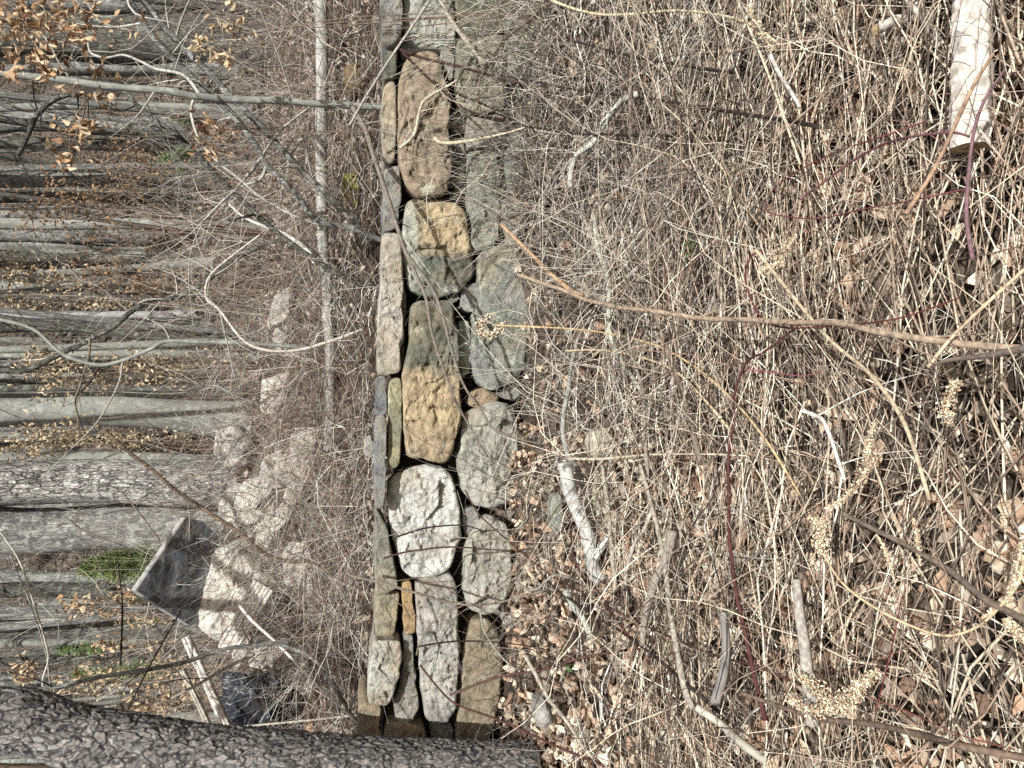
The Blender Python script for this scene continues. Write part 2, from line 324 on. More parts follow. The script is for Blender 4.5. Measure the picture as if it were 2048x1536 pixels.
GRN = (.13, .14, .105); GRY = (.25, .25, .235); OCH = (.37, .30, .20); BRN = (.26, .21, .145); WHT = (.50, .50, .47); DRK = (.10, .105, .10); SLT = (.12, .135, .145); TAN = (.34, .29, .21); PGR = (.33, .33, .30)
wall = empty('stone_wall', (0, 4.0, .65)); wall['label'] = 'dry laid stone wall of large ochre, white and grey green boulders under flat capstones'; wall['category'] = 'stone wall'
wall_w = wall
def zx(y): return W(900, y, 4)[0]
def zz(x): return W(x, 700, 4)[2]
ST = [
 # name, outline, c1, c2, options
 ('capstone', [(763,-60),(800,-60),(806,40),(800,82),(768,85),(762,30)], DRK, GRY, dict(depth=.5)),
 ('capstone', [(766,90),(790,86),(797,120),(790,158),(768,160)], GRN, DRK, dict(depth=.5)),
 ('capstone', [(768,165),(792,163),(794,240),(790,325),(766,326),(763,240)], GRY, TAN, dict(depth=.5)),
 ('stone', [(812,-50),(900,-60),(912,30),(912,85),(898,100),(845,88),(812,72),(806,20)], (.25,.26,.22), (.40,.41,.37), dict(lichen=.2)),
 ('stone', [(803,86),(822,83),(848,92),(846,99),(818,108),(803,104)], GRY, PGR, {}),
 ('stone', [(815,112),(847,97),(876,104),(889,140),(902,200),(900,265),(907,300),(901,360),(894,383),(840,388),(813,372),(800,333),(795,233),(800,150)], (.31,.245,.175), (.25,.205,.155), dict(lichen=.05, label='tall warm brown boulder standing on end between the grey stones')),
 ('stone', [(882,102),(900,104),(908,112),(906,158),(897,160),(890,135)], PGR, GRY, {}),
 ('stone', [(912,-40),(1010,-50),(1018,20),(1012,60),(960,66),(915,62)], (.20,.20,.15), GRN, dict(lichen=.1)),
 ('stone', [(916,72),(960,70),(1010,68),(1008,140),(1010,214),(985,222),(935,223),(914,200),(912,110)], (.19,.19,.14), (.28,.26,.20), dict(lichen=.12)),
 ('stone', [(1020,-30),(1085,-20),(1095,70),(1080,145),(1020,150),(1014,60)], (.21,.22,.18), GRY, dict(lichen=.2)),
 ('stone', [(1018,156),(1078,154),(1092,200),(1075,258),(1020,262),(1015,200)], (.22,.23,.19), GRY, {}),
 ('stone', [(934,231),(1008,229),(1013,262),(1007,292),(960,297),(934,294),(930,262)], (.30,.28,.24), (.25,.23,.19), {}),
 ('stone', [(906,229),(926,228),(928,262),(918,268),(906,260)], TAN, GRY, {}),
 ('stone', [(908,274),(928,280),(930,330),(932,384),(912,386),(906,330)], DRK, GRY, dict(rough=.6)),
 ('stone', [(936,302),(960,297),(992,301),(1000,340),(1006,375),(1006,407),(997,443),(1000,473),(984,497),(954,500),(943,480),(946,450),(938,400),(935,335)], (.19,.20,.16), (.27,.28,.24), dict(lichen=.18, label='narrow grey green stone pitted with dark lichen at its foot')),
 ('stone', [(1018,268),(1070,266),(1082,330),(1074,388),(1018,390),(1012,330)], GRY, (.22,.24,.2), dict(lichen=.15)),
 ('stone', [(1004,398),(1040,394),(1082,400),(1088,450),(1070,490),(1020,488),(1008,450)], (.23,.24,.22), (.27,.25,.19), {}),
 ('stone', [(815,403),(835,395),(900,397),(930,420),(944,480),(948,550),(925,583),(880,597),(835,586),(812,562),(803,500),(805,440)], (.30,.30,.25), (.22,.23,.19), dict(zones=[('z', 9, 1, OCH)], lichen=.16, label='rounded boulder, ochre broken face with dark lichen on its left side')),
 ('stone', [(962,505),(1000,487),(1050,500),(1065,540),(1063,600),(1070,640),(1056,700),(1050,740),(1018,772),(985,783),(953,768),(946,720),(943,650),(960,590),(955,540)], (.24,.25,.235), (.17,.185,.15), dict(lichen=.12, rough=.6, label='large smooth grey stone with pale green lichen low in the wall')),
 ('stone', [(925,575),(955,568),(963,600),(955,618),(938,625),(920,612)], (.27,.28,.27), GRY, dict(rough=.5)),
 ('stone', [(918,642),(938,645),(942,690),(940,742),(922,750),(915,700)], (.26,.29,.25), (.38,.42,.36), dict(lichen=.3)),
 ('stone', [(825,600),(905,598),(911,640),(918,665),(922,745),(924,790),(920,850),(905,910),(885,932),(855,920),(815,915),(808,870),(805,800),(808,745),(818,680),(820,620)], (.40,.32,.20), (.34,.27,.18), dict(zones=[('x', zx(738), .07, (.13,.135,.105))], lichen=.06, label='long stone split in colour, mossy grey at one end and golden at the other')),
 ('stone', [(790,945),(850,936),(893,938),(913,970),(923,1020),(923,1070),(905,1130),(875,1153),(830,1158),(805,1140),(795,1095),(780,1050),(773,990),(775,962)], (.52,.52,.49), (.40,.40,.36), dict(rough=1.3, label='large white boulder with a rough broken face')),
 ('stone', [(935,825),(965,814),(1000,802),(1030,815),(1038,860),(1040,940),(1030,1000),(980,1018),(945,1008),(922,975),(918,920),(922,860)], (.36,.36,.32), (.24,.24,.21), dict(rough=1.1, lichen=.1, label='round speckled grey boulder beneath the white one')),
 ('stone', [(940,783),(965,778),(993,795),(985,807),(955,815),(938,806)], (.32,.24,.16), BRN, {}),
 ('stone', [(958,1050),(985,1034),(1014,1050),(1024,1100),(1021,1185),(1000,1218),(970,1230),(937,1217),(927,1180),(931,1120),(940,1080)], (.42,.42,.37), (.28,.27,.23), dict(rough=1.2, lichen=.12, label='pale egg shaped boulder with speckled face in the bottom course')),
 ('stone', [(928,1020),(952,1018),(957,1045),(950,1066),(932,1070),(926,1045)], (.27,.28,.26), GRY, {}),
 ('stone', [(833,1168),(870,1157),(905,1151),(916,1180),(917,1250),(921,1300),(915,1400),(910,1430),(890,1453),(852,1447),(843,1380),(837,1300),(832,1220)], (.31,.30,.28), (.38,.38,.35), dict(rough=1.1, label='long grey block with a rough crumbly face beside the tree')),
 ('stone', [(804,1165),(822,1163),(826,1195),(832,1240),(830,1265),(812,1268),(805,1245),(803,1200)], (.38,.26,.13), (.30,.215,.13), dict(rough=.4, label='small orange brown wedge stone')),
 ('stone', [(808,1270),(826,1272),(828,1330),(837,1385),(839,1420),(820,1452),(797,1450),(786,1415),(800,1370),(806,1320)], (.20,.20,.175), (.27,.27,.25), {}),
 ('capstone', [(751,1020),(763,1035),(775,1060),(783,1100),(791,1145),(796,1180),(752,1190),(750,1100)], (.26,.25,.20), (.20,.20,.17), dict(rough=.5, depth=.5)),
 ('capstone', [(752,1194),(797,1184),(796,1240),(786,1273),(753,1272),(750,1230)], (.23,.22,.17), (.29,.25,.17), dict(rough=.5, depth=.5)),
 ('capstone', [(746,1280),(800,1283),(800,1345),(790,1388),(775,1412),(738,1405),(735,1370),(742,1330)], (.40,.40,.36), (.30,.27,.21), dict(rough=1.4, depth=.5)),
 ('capstone', [(718,1410),(762,1413),(764,1450),(762,1495),(716,1495),(716,1450)], (.36,.28,.18), BRN, dict(depth=.5)),
 ('stone', [(774,1452),(815,1448),(850,1458),(856,1490),(850,1540),(772,1540),(768,1490)], (.27,.24,.17), BRN, {}),
 ('stone', [(864,1460),(902,1455),(905,1480),(900,1500),(862,1500)], (.23,.24,.24), GRY, {}),
 ('stone', [(945,1242),(975,1239),(1000,1270),(1008,1330),(1002,1400),(990,1450),(975,1500),(912,1500),(917,1420),(923,1330),(930,1285)], (.20,.175,.125), (.26,.21,.14), dict(rough=.5, lichen=.06, label='smooth olive brown boulder with pale lichen spots at the foot of the wall')),
 ('capstone', [(752,755),(771,753),(773,790),(772,828),(751,828),(752,790)], (.12,.135,.15), (.17,.185,.19), dict(rough=.4, depth=.5, rnd=.02)),
 ('capstone', [(750,832),(772,832),(773,930),(770,1000),(766,1016),(751,1014),(748,930)], SLT, (.2,.215,.215), dict(rough=.5, depth=.5, rnd=.02, label='thin dark slate capstone edge along the wall top')),
 ('stone', [(778,762),(803,757),(804,850),(800,925),(795,938),(776,936),(775,850)], (.20,.21,.16), (.28,.27,.17), dict(rough=.4, lichen=.1)),
 ('capstone', [(763,467),(800,465),(806,520),(808,600),(806,680),(801,692),(801,744),(757,750),(753,700),(757,600),(763,540)], (.33,.30,.24), (.40,.38,.33), dict(rough=.9, depth=.55, label='long pale tan capstone slab overhanging the wall')),
 ('capstone', [(769,336),(799,332),(802,380),(796,455),(768,460),(765,400)], SLT, GRY, dict(rough=.7, depth=.5)),
 # beyond the frame on both sides and small chips in the joints
 ('stone', [(820,-200),(905,-210),(910,-80),(900,-66),(815,-60)], GRY, BRN, {}), ('stone', [(915,-230),(1010,-230),(1012,-60),(915,-56)], GRN, GRY, {}), ('stone', [(1018,-230),(1085,-230),(1085,-40),(1018,-36)], GRY, GRN, {}),
 ('capstone', [(765,-240),(803,-240),(805,-66),(765,-66)], SLT, GRY, {}),
 ('stone', [(720,1505),(850,1550),(850,1690),(722,1690)], GRY, PGR, {}), ('stone', [(862,1510),(1000,1510),(1000,1690),(862,1690)], BRN, GRY, {}),
 ('stone', [(804,740),(808,700),(812,600),(806,560),(803,610),(803,700)], DRK, GRY, {}),
 ('stone', [(900,590),(914,582),(918,596),(908,602)], GRY, DRK, {}), ('stone', [(985,790),(1020,775),(1040,785),(1030,800),(1000,796)], (.2,.19,.14), GRY, {}),
 ('stone', [(1015,1022),(1030,1010),(1040,1030),(1028,1046),(1016,1040)], GRY, DRK, {}), ('stone', [(1000,1225),(1022,1205),(1030,1240),(1015,1262)], GRY, GRN, {}),
 ('stone', [(1045,770),(1065,700),(1080,760),(1060,800)], GRY, GRN, {}), ('stone', [(1090,520),(1112,500),(1115,560),(1098,600),(1078,585),(1082,540)], GRN, GRY, {}),
]
rr = random.Random(3)
for i, (nm, poly, c1, c2, op) in enumerate(ST):
    dd = 4.0 + rr.uniform(-.035, .04); op = dict(op)
    if len(poly) < 7 and abs(poly[0][1]) < 1500 and poly[0][1] > 0: dd += .05
    if nm == 'capstone': dd -= .03
    if 'rounded boulder, ochre' in op.get('label', ''): op['zones'] = [('x', zx(530), .09, OCH), ('-x', -zx(505), .05, (.13, .135, .11)), ('z', zz(850), .05, (.32, .33, .28))]; op['zones'] = [('x', zx(500), .06, (.40, .32, .20)), ('z', zz(838), .05, (.33, .34, .29))]; c1, c2 = (.15, .155, .125), (.11, .12, .10)
    o = stone(nm, poly, dd, c1, c2, parent=None, seed=i * 3.7, nE=150 if len(poly) > 7 else 84, nR=36 if len(poly) > 7 else 16, **op)
    o.parent = wall; o.location = o.location - wall.location
# rubble heart of the wall, a row of rough blocks behind the face stones
bm_v = []; bm_q = []
ys = [-240 + 96 * k for k in range(21)]
for k, y0 in enumerate(ys):
    for (xa, xb) in ((800, 915), (915, 1100)):
        jit = rr.uniform(-8, 8); poly = [(xa, y0), (xb, y0 + jit), (xb, y0 + 94), (xa, y0 + 94 - jit)]
        o = None
        P = [W(x, y, 4.0) for x, y in poly]; n0 = len(bm_v)
        for p in P: bm_v.append((p[0], 4.3 + rr.uniform(0, .03), p[2]))
        for p in P: bm_v.append((p[0], 4.62, p[2]))
        for f in ((0, 1, 2, 3), (4, 7, 6, 5), (0, 4, 5, 1), (1, 5, 6, 2), (2, 6, 7, 3), (3, 7, 4, 0)): bm_q.append([n0 + j for j in f])
o = mk('rubble_core', np.array(bm_v) - np.array(wall.location), bm_q, M_STONE, np.tile(np.array([.07, .065, .055]), (len(bm_v), 1)), wall, smooth=False)  # block colour darkened so gaps between face stones read as deep shade

# ------------------------------------------------------------------ single sticks, canes, trunks
def limb_arrays(pts, r0, r1, n=None, wob=.15, S=8, power=1.0, knots=True):
    """pts world points, radii r0..r1"""
    n = n or max(8, int(len(pts) * 6)); P = crom(pts, n); L = np.linalg.norm(np.diff(P, axis=0), axis=1).sum()
    t = np.linspace(0, 1, n); rad = r0 + (r1 - r0) * t ** power
    s = random.random() * 50
    for i in range(n):
        P[i] += np.array(noise.noise_vector(Vector(P[i] * 4) + Vector((s, s, 0)))) * rad[i] * wob * 3
        if knots: rad[i] *= 1 + .13 * noise.noise(Vector((i * .8, s, 0)))
    return P, rad
def limb_add(B, pts, r0, r1, col, S=8, n=None, wob=.15, power=1.0, capped=True):
    P, rad = limb_arrays(pts, r0, r1, n, wob, S, power)
    if capped:   # close the ends by collapsing extra rings
        t0 = P[0] - (P[1] - P[0]) * .001; t1 = P[-1] + (P[-1] - P[-2]) * .001
        P = np.vstack([t0, P, t1]); rad = np.r_[1e-5, rad, 1e-5]
    c = np.array(col, float)
    sd = random.random() * 99
    C = np.array([c * (1 + .22 * noise.noise(Vector((i * .35, sd, 1)))) for i in range(len(P))])[None]
    B.tubes(P[None], rad[None], C, S)
    return P, rad
def rel(V, org): return V - np.array(org)
def imgpts(pts, d):
    out = []
    for p in pts:
        out.append(W(p[0], p[1], p[2] if len(p) > 2 else d))
    return out
def finish(B, name, mat, org, parent=None):
    B.v = [v - np.array(org) for v in B.v]; o = B.build(name, mat, parent)
    if parent is None: o.location = org
    return o
WHG = (.36, .345, .305); TANC = (.42, .32, .19); GRYC = (.27, .25, .215); DKB = (.026, .019, .016); RED = (.22, .055, .055); PUR = (.25, .12, .15); RBR = (.07, .034, .028); LIC = (.42, .45, .36); GBR = (.20, .16, .12)
def dground(x, y):
    d = 1.0
    while d < 4.0:
        p = W(x, y, d)
        if p[2] < gz(p[0], p[1]): break
        d += .02
    return d
def lift_pts(pts, d):
    out = []
    for p in pts:
        dd = p[2] if len(p) > 2 else d; g = dground(p[0], p[1]); f = float(np.interp(p[0], [1100, 1250, 1600, 1800], [.96, .89, .83, .78])); out.append((p[0], p[1], min(dd, g * f) if p[0] > 1060 else dd))
    k = [q[2] for q in out]
    k = [np.mean(k[max(0, i - 1):i + 2]) for i in range(len(k))]
    return [(q[0], q[1], kk) for q, kk in zip(out, k)]
def stick(name, pts, d, px, col, label, cat, group=None, px1=None, mat=None, twigs=0, tcol=None, S=7, wob=.15, tl=.25, buds=False):
    """one traced cane, branch or stick; px is its width in the photo where it starts"""
    w = imgpts(lift_pts(pts, d), d); d0 = w[0][1]; d1 = w[-1][1]; px = px * (1.0 if 'birch' not in label else 1); px = px * (.75 if cat == 'briar cane' else 1.0); px1 = px1 * .8 if (px1 and cat == 'briar cane') else px1; col = np.array(col) * (.55 if cat == 'briar cane' else .72); r0 = px * .5 * d0 / F; r1 = (px1 * 1.15 if px1 is not None else px * .6) * .5 * d1 / F
    org = min(w, key=lambda p: p[2]); B = Batch(); P, rad = limb_add(B, w, r0, r1, col, S=S, n=max(14, len(pts) * 7), wob=wob)
    tc = col
    for _ in range(twigs):
        i = random.randint(2, len(P) - 3); tg = P[i + 1] - P[i - 1]; tg /= np.linalg.norm(tg)
        dv = tg * .7 + RNG.normal(size=3) * np.array([.6, .3, .6]); dv /= np.linalg.norm(dv); L = tl * random.uniform(.4, 1.2)
        q = [P[i], P[i] + dv * L * .5 + RNG.normal(size=3) * .01, P[i] + dv * L + np.array([0, 0, -.03])]
        limb_add(B, q, rad[i] * .45, rad[i] * .15, tc, S=4, n=6, capped=False)
    if buds:
        for i in range(2, len(P), 3):
            dv = RNG.normal(size=3); dv /= np.linalg.norm(dv); limb_add(B, [P[i], P[i] + dv * rad[i] * 1.5, P[i] + dv * rad[i] * 2.6], rad[i] * .6, rad[i] * .1, tc, S=4, n=4, capped=False)
    o = finish(B, name, mat or M_TWIG, org); tag(o, label, cat, group); return o
exec_sticks = []
G1 = 'canes and stalks leaning before the wall'; G2 = 'bare branches above the fallen log'; G3 = 'fallen branches in the dry brush'; G4 = 'red briar canes'
S_ = stick
# --- canes crossing the wall
S_('cane', [(707,217,4.3),(733,267,4.1),(753,333,3.8),(777,400,3.75),(797,460,3.7),(813,510,3.7),(833,555,3.7),(853,602,3.65),(863,662,3.6),(880,719,3.6),(897,765,3.6),(917,812,3.6),(950,870,3.6),(975,915,3.6)], 3.7, 11, (.19,.165,.135), 'long grey cane drooping over the ochre boulder and the two coloured stone', 'cane', G1, 3, twigs=8, tl=.16)
S_('cane', [(813,508,3.7),(863,575,3.65),(887,639,3.6),(903,699,3.55),(927,769,3.55),(963,822,3.5),(990,860,3.5),(1045,880,3.5),(1100,890,3.45)], 3.6, 8, (.19,.17,.14), 'second grey cane branching beside the long drooping one over the golden stone', 'cane', G1, 3, twigs=8, tl=.15)
S_('cane', [(793,1074,3.7),(830,1062,3.7),(867,1054,3.7),(927,1051,3.7),(973,1064,3.7)], 3.7, 4, DKB, 'thin dark twig arched over the white boulder', 'cane', G1)
S_('cane', [(767,1117,3.6),(800,1107,3.6),(833,1101,3.6),(907,1094,3.6),(1017,1101,3.6),(1080,1095,3.6)], 3.6, 4, RBR, 'thin red brown twig running across the foot of the white boulder', 'cane', G1)
S_('cane', [(700,1151,3.9),(760,1165,3.7),(833,1187,3.6),(913,1207,3.6),(983,1207,3.6),(1067,1187,3.5),(1133,1171,3.4)], 3.7, 6, (.17,.14,.11), 'dark twig looping over the top of the long grey block', 'cane', G1, 4, twigs=4)
S_('cane', [(833,1310,3.6),(842,1280,3.6),(873,1237,3.6),(927,1211,3.6)], 3.6, 4, GBR, 'short curved twig against the long grey block', 'cane', G1)
S_('cane', [(833,1294,3.6),(880,1286,3.6),(933,1282,3.6),(1010,1286,3.6),(1100,1300,3.5)], 3.6, 4, DKB, 'straight thin twig across the middle of the grey block and olive boulder', 'cane', G1)
S_('cane', [(960,1205,3.6),(965,1250,3.6),(985,1290,3.5),(1020,1330,3.4),(1060,1350,3.3)], 3.5, 5, GRYC, 'grey curved twig hanging over the olive brown boulder', 'cane', G1)
S_('cane', [(840,1330,3.6),(880,1380,3.5),(915,1410,3.4),(1000,1441,3.3),(1067,1471,3.2),(1133,1501,3.1),(1217,1534,3.0)], 3.3, 5, (.10,.042,.034), 'long dark red cane slanting down past the tree foot', 'briar cane', G4, 7, buds=True)
S_('cane', [(930,980,3.8),(957,1027,3.7),(1000,1067,3.5),(1083,1137,3.3),(1167,1187,3.1),(1250,1231,2.9),(1333,1271,2.7),(1433,1311,2.5),(1510,1331,2.35),(1580,1360,2.25)], 3.3, 4, (.09,.042,.034), 'long red brown cane slanting from the speckled boulder over the leaf litter', 'briar cane', G4, 7, twigs=6, buds=True)
S_('cane', [(1090,1150,3.2),(1107,1174,3.1),(1187,1231,3.0),(1253,1271,2.85),(1310,1314,2.75),(1367,1364,2.65),(1440,1424,2.5)], 3, 5, DKB, 'dark straight cane lying below and beside the long red brown one', 'cane', G1, 8, twigs=4)
S_('cane', [(1133,960,3.2),(1140,1031,3.1),(1150,1124,3.05),(1197,1184,3.0),(1240,1250,2.9),(1300,1330,2.8)], 3, 5, (.10,.04,.034), 'curved dark red cane crossing in front of the birch log', 'briar cane', G4, 7, buds=True)
S_('cane', [(900,1390,3.5),(1000,1354,3.3),(1083,1341,3.2),(1160,1317,3.05),(1247,1301,2.9)], 3.2, 5, (.10,.05,.04), 'dark cane rising from the leaf litter towards the olive boulder', 'cane', G1, 5)
S_('stalk', [(1000,447,3.6),(1060,507,3.3),(1100,545,3.1),(1143,582,2.9),(1165,592,2.8)], 3, 7, (.42,.28,.17), 'short orange tan stalk joining the thick tan stalk', 'stalk', G1, 10)
S_('stalk', [(1033,552,3.3),(1100,572,2.9),(1200,608,2.5),(1300,622,2.2),(1427,635,1.9),(1520,639,1.75),(1612,645,1.6),(1686,652,1.5),(1769,665,1.4),(1919,685,1.25),(2070,698,1.15)], 2, 8, (.34,.26,.185), 'thick tan stalk running down the middle of the brush to the near edge', 'stalk', G1, 16, twigs=5, wob=.45, buds=True)
S_('stalk', [(985,650,3.5),(1100,655,3.2),(1200,664,2.9),(1283,682,2.7),(1350,709,2.6),(1417,755,2.45),(1483,819,2.3),(1545,900,2.2),(1600,990,2.1)], 2.8, 4, (.52,.38,.21), 'long arching straw coloured stalk carrying the seed head before the wall', 'stalk', G1, 5)
S_('stalk', [(1128,702,3.1),(1200,700,2.95),(1283,715,2.8),(1350,742,2.65),(1410,800,2.5),(1460,860,2.4)], 2.8, 4, (.58,.46,.30), 'shorter pale arching stalk just under the long straw coloured one', 'stalk', G1, 5)
S_('stalk', [(1135,917,3.0),(1200,918,2.9),(1300,910,2.7),(1400,908,2.5),(1500,912,2.3)], 2.8, 6, (.62,.54,.40), 'straight bleached stalk beginning at the top of the birch log', 'stalk', G1, 3)
S_('cane', [(1150,83,3.5),(1267,113,3.2),(1400,137,2.9),(1523,152,2.6)], 3, 5, DKB, 'uppermost of three straight dark canes at the far side of the brush', 'cane', G1, 7)
S_('cane', [(1000,150,3.7),(1167,182,3.4),(1300,197,3.1),(1433,220,2.8),(1583,243,2.5),(1640,255,2.4)], 3, 4, DKB, 'middle of three straight dark canes near the pale forked stick', 'cane', G1, 9)
S_('cane', [(940,230,3.8),(1040,250,3.6),(1167,267,3.3),(1367,273,2.9),(1560,287,2.5)], 3, 4, DKB, 'lowest and straightest of three dark canes reaching up to the wall', 'cane', G1, 8)
S_('cane', [(800,100,3.8),(850,118,3.75),(905,130,3.7),(980,150,3.6),(1060,170,3.5),(1120,172,3.4)], 3.7, 6, (.06,.03,.026), 'dark red brown cane bowing across the brown standing boulder', 'cane', G1, 5)
S_('cane', [(805,105,3.8),(860,160,3.75),(905,200,3.7),(945,225,3.65),(1010,240,3.6)], 3.7, 6, (.045,.025,.022), 'darker cane crossing the brown standing boulder more steeply', 'cane', G1, 4)
S_('cane', [(1110,0,3.3),(1060,40,3.4),(1010,80,3.5),(985,120,3.6),(960,160,3.6),(955,220,3.65)], 3.4, 8, (.15,.11,.085), 'dark branch leaning down across the green grey stones by the frame edge', 'cane', G1, 4, twigs=8)
S_('cane', [(880,0,3.7),(905,45,3.65),(935,85,3.6),(970,130,3.55)], 3.6, 9, (.33,.30,.24), 'thick grey stick propped against the upper green grey stone', 'cane', G1, 8)
S_('cane', [(860,0,3.6),(740,180,3.7),(700,250,3.9)], 3.7, 6, (.36,.34,.31), 'slim grey branch slanting over the wall top beside the brown boulder', 'cane', G1, 4)
S_('cane', [(800,297,3.7),(828,270,3.7),(838,230,3.7),(850,200,3.65),(900,170,3.6),(915,160,3.6)], 3.7, 7, (.50,.44,.34), 'pale crooked twig with forks on the brown standing boulder', 'cane', G1, 4, twigs=7, tl=.18)
S_('cane', [(868,275,3.6),(885,287,3.6),(935,283,3.6),(1000,270,3.5),(1050,255,3.4)], 3.6, 8, (.56,.48,.34), 'pale hooked twig lying over the joint beside the brown boulder', 'cane', G1, 4)
# --- sticks on the ground
S_('fallen_branch', [(1277,188),(1250,197),(1230,217),(1210,243),(1187,283),(1153,313),(1143,350),(1142,376)], 3.0, 15, (.52,.52,.45), 'pale lichen white crooked branch with a stub fork in the brush', 'branch', G3, 10, mat=M_BIRCH, twigs=3)
S_('fallen_branch', [(1157,675),(1143,729),(1137,779),(1128,829),(1128,872),(1137,912),(1157,945),(1170,989)], 3.15, 7, (.30,.31,.28), 'bent smooth grey branch lying along the wall foot above the birch log', 'branch', G3, 12)
S_('fallen_branch', [(1190,430,3.2),(1195,500,3.15),(1215,555,3.1),(1218,612,3.1),(1220,669,3.05),(1243,725,3.0),(1267,759,2.95),(1292,797,2.9)], 3.1, 12, (.42,.44,.35), 'branch crusted with pale green lichen behind the thick tan stalk', 'branch', G3, 8, twigs=3)
S_('fallen_branch', [(1287,-10),(1270,67),(1263,133),(1260,233),(1270,317),(1280,400),(1300,512),(1313,629),(1333,699),(1367,795),(1385,860),(1400,930)], 2.75, 8, (.20,.155,.12), 'long dark brown stem lying parallel to the wall across the whole brush', 'branch', G3, 12, twigs=9)
S_('fallen_branch', [(1250,620),(1262,700),(1285,780),(1290,850),(1293,930),(1297,1000)], 2.75, 7, (.27,.23,.19), 'slender grey stem standing behind the dark red briar', 'branch', G3, 8)
S_('fallen_branch', [(1280,930),(1307,1024),(1330,1124),(1340,1207),(1350,1274),(1370,1374),(1387,1417)], 2.7, 8, (.33,.30,.25), 'long straight grey brown stem to the near side of the birch log', 'branch', G3, 14, twigs=4)
S_('fallen_branch', [(1205,930),(1210,975),(1217,1024),(1224,1100),(1231,1180)], 2.85, 9, (.33,.30,.24), 'straight brown stem crossing the fork of the birch log', 'branch', G3, 10)
S_('fallen_branch', [(1305,1015),(1287,1060),(1270,1085),(1257,1130),(1249,1175)], 2.8, 9, (.42,.38,.32), 'pale grey stick slanting down beside the birch side branch', 'branch', G3, 7)
S_('fallen_branch', [(1345,1060),(1330,1120),(1310,1160),(1300,1200),(1290,1240),(1285,1290)], 2.65, 24, (.32,.28,.235), 'thick grey brown barked limb half buried behind the long stem', 'branch', G3, 12)
S_('fallen_branch', [(1447,1225),(1452,1290),(1445,1350),(1432,1405)], 2.3, 18, (.24,.23,.215), 'dark grey ringed limb under the briar canes', 'branch', G3, 22, mat=M_BIRCH)
S_('fallen_branch', [(1594,1157),(1600,1230),(1608,1290),(1615,1365),(1625,1450)], 1.95, 20, (.36,.33,.29), 'thick grey split limb beside the big dried flower plume', 'branch', G3, 30)
S_('fallen_branch', [(1030,1165),(1070,1180),(1110,1150),(1165,1165)], 3.1, 6, GRYC, 'thin bent grey branch near the sawn end of the birch log', 'branch', G3, 5)
S_('fallen_branch', [(1050,1310),(1073,1350),(1100,1400),(1135,1445),(1170,1500)], 2.95, 9, (.42,.38,.31), 'straight light stick leaning past the small white rock', 'branch', G3, 7)
S_('fallen_branch', [(1130,1180),(1150,1215),(1170,1245),(1180,1275)], 3.0, 15, (.36,.38,.32), 'short lichen spotted branch below the sawn birch end', 'branch', G3, 12)
S_('fallen_branch', [(1390,1415),(1440,1450),(1480,1485),(1530,1520)], 2.3, 16, (.45,.42,.35), 'bleached lichen flecked branch in the near left of the brush', 'branch', G3, 18, mat=M_BIRCH)
S_('fallen_branch', [(1606,822),(1630,832),(1646,842),(1663,879),(1676,919),(1690,960)], 1.85, 10, (.60,.58,.52), 'silver white crooked stick among the upright stalks', 'branch', G3, 7, twigs=2)
S_('fallen_branch', [(1250,990),(1200,1000),(1240,950)], 2.9, 1, GRYC, 'hair thin twig by the birch log', 'branch', G3) if False else None
S_('fallen_branch', [(1856,732),(1903,719),(1969,712),(2036,699),(2080,690)], 1.35, 9, (.13,.10,.085), 'dark knobbly branch ending beside the thick tan stalk', 'branch', G3, 18)
S_('fallen_branch', [(1686,1027),(1753,1061),(1819,1094),(1903,1144),(1969,1197),(2070,1250)], 1.4, 11, (.15,.115,.09), 'dark brown branch crossing the near stalks beside the seed plumes', 'branch', G3, 16)
S_('fallen_branch', [(1480,1385,2.1),(1536,1404,2.0),(1636,1437,1.8),(1736,1447,1.65),(1836,1467,1.5),(1919,1491,1.4),(2060,1520,1.25)], 1.7, 9, (.16,.115,.085), 'darkest long branch running to the near left corner', 'branch', G3, 17)
S_('stalk', [(1646,1107),(1686,1167),(1753,1217),(1836,1257),(1896,1271),(1953,1254),(1996,1217),(2036,1167),(2048,1110)], 1.35, 5, (.58,.47,.29), 'looping pale stalk that sags between two seed plumes', 'stalk', G1, 7)
S_('stalk', [(1600,870),(1700,805),(1800,808),(1940,815),(2060,825)], 1.4, 5, (.50,.41,.28), 'straight horizontal straw stalk right of the thick tan stalk', 'stalk', G1, 7) if False else None
S_('stalk', [(1510,500),(1650,670),(1740,750),(1810,850),(1860,1000)], 1.75, 8, (.44,.36,.25), 'stout straw coloured stalk crossing the thick tan stalk at an angle', 'stalk', G1, 9)
S_('stalk', [(1856,735),(1900,680),(1960,620),(2048,540)], 1.3, 8, (.58,.46,.31), 'pale straw stalk rising away from the end of the dark knobbly branch', 'stalk', G1, 8)
S_('stalk', [(1400,1130),(1500,1180),(1590,1020),(1680,780)], 1.9, 5, RBR, 'thin reddish stalk between the seed plume and the silver stick', 'stalk', G1, 5) if False else None
S_('stalk', [(1986,107),(1946,173),(1913,243),(1869,337),(1813,427)], 1.45, 8, (.36,.24,.16), 'straight brown stalk crossing the pale log', 'stalk', G1, 10)
S_('stalk', [(1100,0,3.2),(1200,30,3.0),(1360,22,2.7),(1480,40,2.5),(1560,90,2.3)], 2.8, 6, (.60,.50,.33), 'bleached stalk arching beside the frame edge above the dark canes', 'stalk', G1, 5)
S_('stalk', [(1475,0),(1500,60),(1530,130),(1555,200),(1600,330)], 2.2, 6, (.57,.49,.36), 'pale stalk leaning across the lower ends of the dark canes', 'stalk', G1, 5)
S_('stalk', [(1540,110),(1560,150),(1580,180),(1600,215)], 2.1, 10, (.50,.48,.43), 'short grey white stick over the dark hollow', 'stick', G3, 7)
